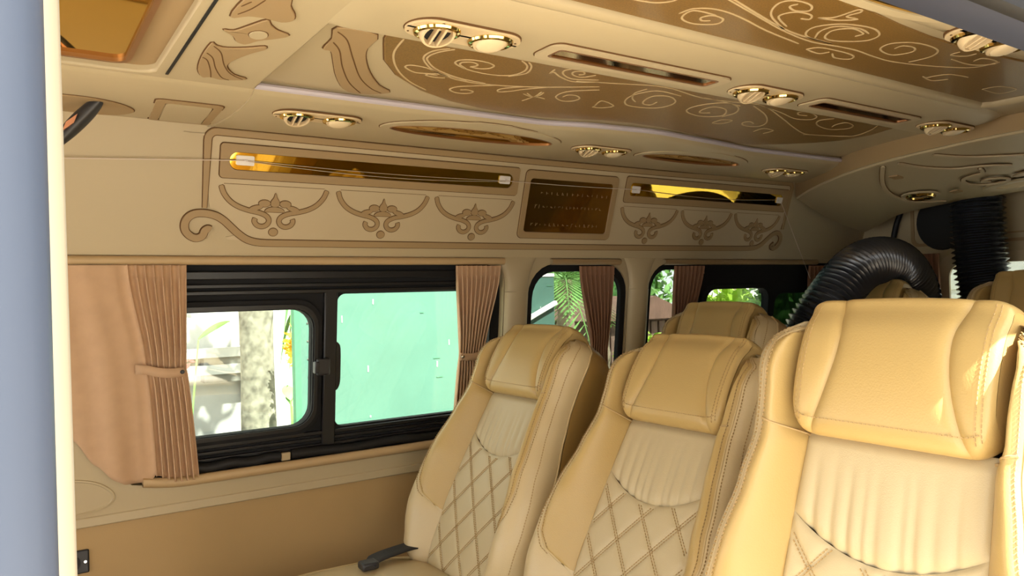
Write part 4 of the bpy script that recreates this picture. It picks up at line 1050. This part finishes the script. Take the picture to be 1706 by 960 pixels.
ps = leaves((.80, 4.6, .83), (.06, .05, .06), 60, .05, 'pink', 'pink_flowers', None, 6, .0); tag(ps, 'pink blossoms in front of the white house', 'flowers')
ps = leaves((1.14, 3.75, 1.335), (.05, .05, .035), 50, .05, 'pink', 'red_flowers', None, 6, .0); tag(ps, 'red blossoms above the drooping leaves', 'flowers')
# palms
def palm(x, y, h, n, L, lab, m, seed):
    q = random.Random(seed)
    e = empty('palm_tree', (x, y, -.6)); tag(e, lab, 'tree', 'palms beyond the yard')
    MB().grid(lambda u, v: ((.11-.03*v)*(1+.10*math.sin(v*60))*math.cos(2*PI*u), (.11-.03*v)*(1+.10*math.sin(v*60))*math.sin(2*PI*u), h*v), 12, 40, True).build('trunk', 'palm_bark', e)
    for k in range(n):
        a = 2*PI*k/n + q.uniform(-.2, .2); el = q.uniform(-.3, 1.2); ln = L*q.uniform(.8, 1.15)
        d = Vector((math.cos(a)*math.cos(el), math.sin(a)*math.cos(el), math.sin(el)))
        side = Vector((-math.sin(a), math.cos(a), 0)); t = MB()
        pos = lambda s: Vector((0, 0, h)) + d*ln*s + Vector((0, 0, -.55*ln*s*s))
        for i in range(1, 17):
            s = i/17; p = pos(s); tg = (pos(s+.02)-p).normalized()
            for sg in (-1, 1):
                v = (tg*.75 + side*sg*.8 + Vector((0, 0, -.25))).normalized(); l = ln*.30*math.sin(PI*(.15+.8*s))
                t.add([p, p+v*l*.5+tg*.018, p+v*l, p+v*l*.5-tg*.018], [(0,1,2,3)])
        t.tube([pos(i/8) for i in range(9)], [.012*(1-i/9) for i in range(9)], 4)
        t.build('frond', m, e, smooth=0)
palm(4.75, 6.1, 1.9, 17, 1.0, 'bushy palm seen through the narrow side window', 'leaf', 21)
palm(6.0, 7.0, 2.9, 16, 1.3, 'taller palm behind the curtain of the narrow side window', 'leaf', 22)
palm(9.6, 8.0, 3.2, 16, 1.3, 'far palm seen beside the wooden hut', 'leaf_lime', 23)
MB().box(0, .1, 0, .1, 0, 2.2)
wp = MB().box(5.02, 5.12, 5.98, 6.06, -.6, 1.15).build('white_post', 'white', bevel=.01); tag(wp, 'white post beyond the narrow side window', 'post')
hut = MB().box(7.0, 8.6, 8.2, 9.4, -.6, .74).build('garden_hut', 'hutwood'); tag(hut, 'weathered wooden hut with a red roof beyond the yard', 'building')
MB().prism([(6.8,.74),(8.8,.74),(7.9,1.08)], 8.0, 9.6).build('roof', 'hutroof', hut, fn=lambda x, z, y: (x, y, z))
for k in range(10): MB().box(7.02+.16*k, 7.14+.16*k, 8.17, 8.2, -.5, .70).build('plank', 'hutwood', hut, bevel=.004)
def hedge(name, c, rad, n, size, m, lab, seed):
    e = MB().grid(lambda u, v: (c[0]+rad[0]*.85*math.cos(2*PI*u)*math.sin(PI*v), c[1]+rad[1]*.85*math.sin(2*PI*u)*math.sin(PI*v), c[2]-rad[2]*.85*math.cos(PI*v)), 20, 12, True).build(name, 'leaf_dark'); tag(e, lab, 'bush')
    leaves(c, rad, n, size, m, 'foliage', e, seed, .75)['kind'] = 'stuff'
hedge('hedge', (5.9, 6.0, .30), (.45, .4, .40), 1500, .08, 'leaf_lime', 'bright lime green bush below the wooden hut', 31)
hedge('hedge', (5.2, 9.6, .5), (1.6, .8, 1.5), 1800, .16, 'leaf', 'green bush behind the bushy palm', 32)
hedge('hedge', (9.6, 13.0, 1.6), (3.6, 1.7, 3.0), 3500, .28, 'leaf', 'large green tree mass behind the wooden hut', 33)
hedge('hedge', (7.75, 6.45, .30), (.6, .6, .85), 3000, .16, 'leaf_lime', 'sunlit bush seen through the rear sliding pane', 34)
hedge('hedge', (6.75, 4.75, .8), (.42, .45, 1.4), 2600, .18, 'leaf', 'dark green bush seen through the tinted rear pane', 35)
yw = MB().box(8.2, 8.4, -4, 4.7, -.6, 1.9).build('yard_wall', 'white'); tag(yw, 'white yard wall behind the tailgate', 'wall')
for k in range(6):
    for j in range(11): MB().box(8.17, 8.2, -3.9+.74*j, -3.2+.74*j, -.5+.4*k, -.14+.4*k).build('block', 'white', yw, bevel=.01)
wf = MB().box(9.4, 15, 8.7, 8.9, -.6, 2.6).build('far_white_wall', 'white'); tag(wf, 'bright white wall far beyond the rear sliding pane', 'wall')
MB().box(9.35, 15, 8.62, 8.95, 2.6, 2.7).build('coping', 'grey', wf)
# building on the door side, which the mirrors reflect
nb = MB().box(-6, 9, -7.4, -7.0, -.6, 3.4).build('opposite_house', 'white'); tag(nb, 'pale house across the yard on the door side', 'building')
MB().box(-6.2, 9.2, -7.6, -6.4, 3.4, 3.6).build('eaves', 'hutroof', nb)
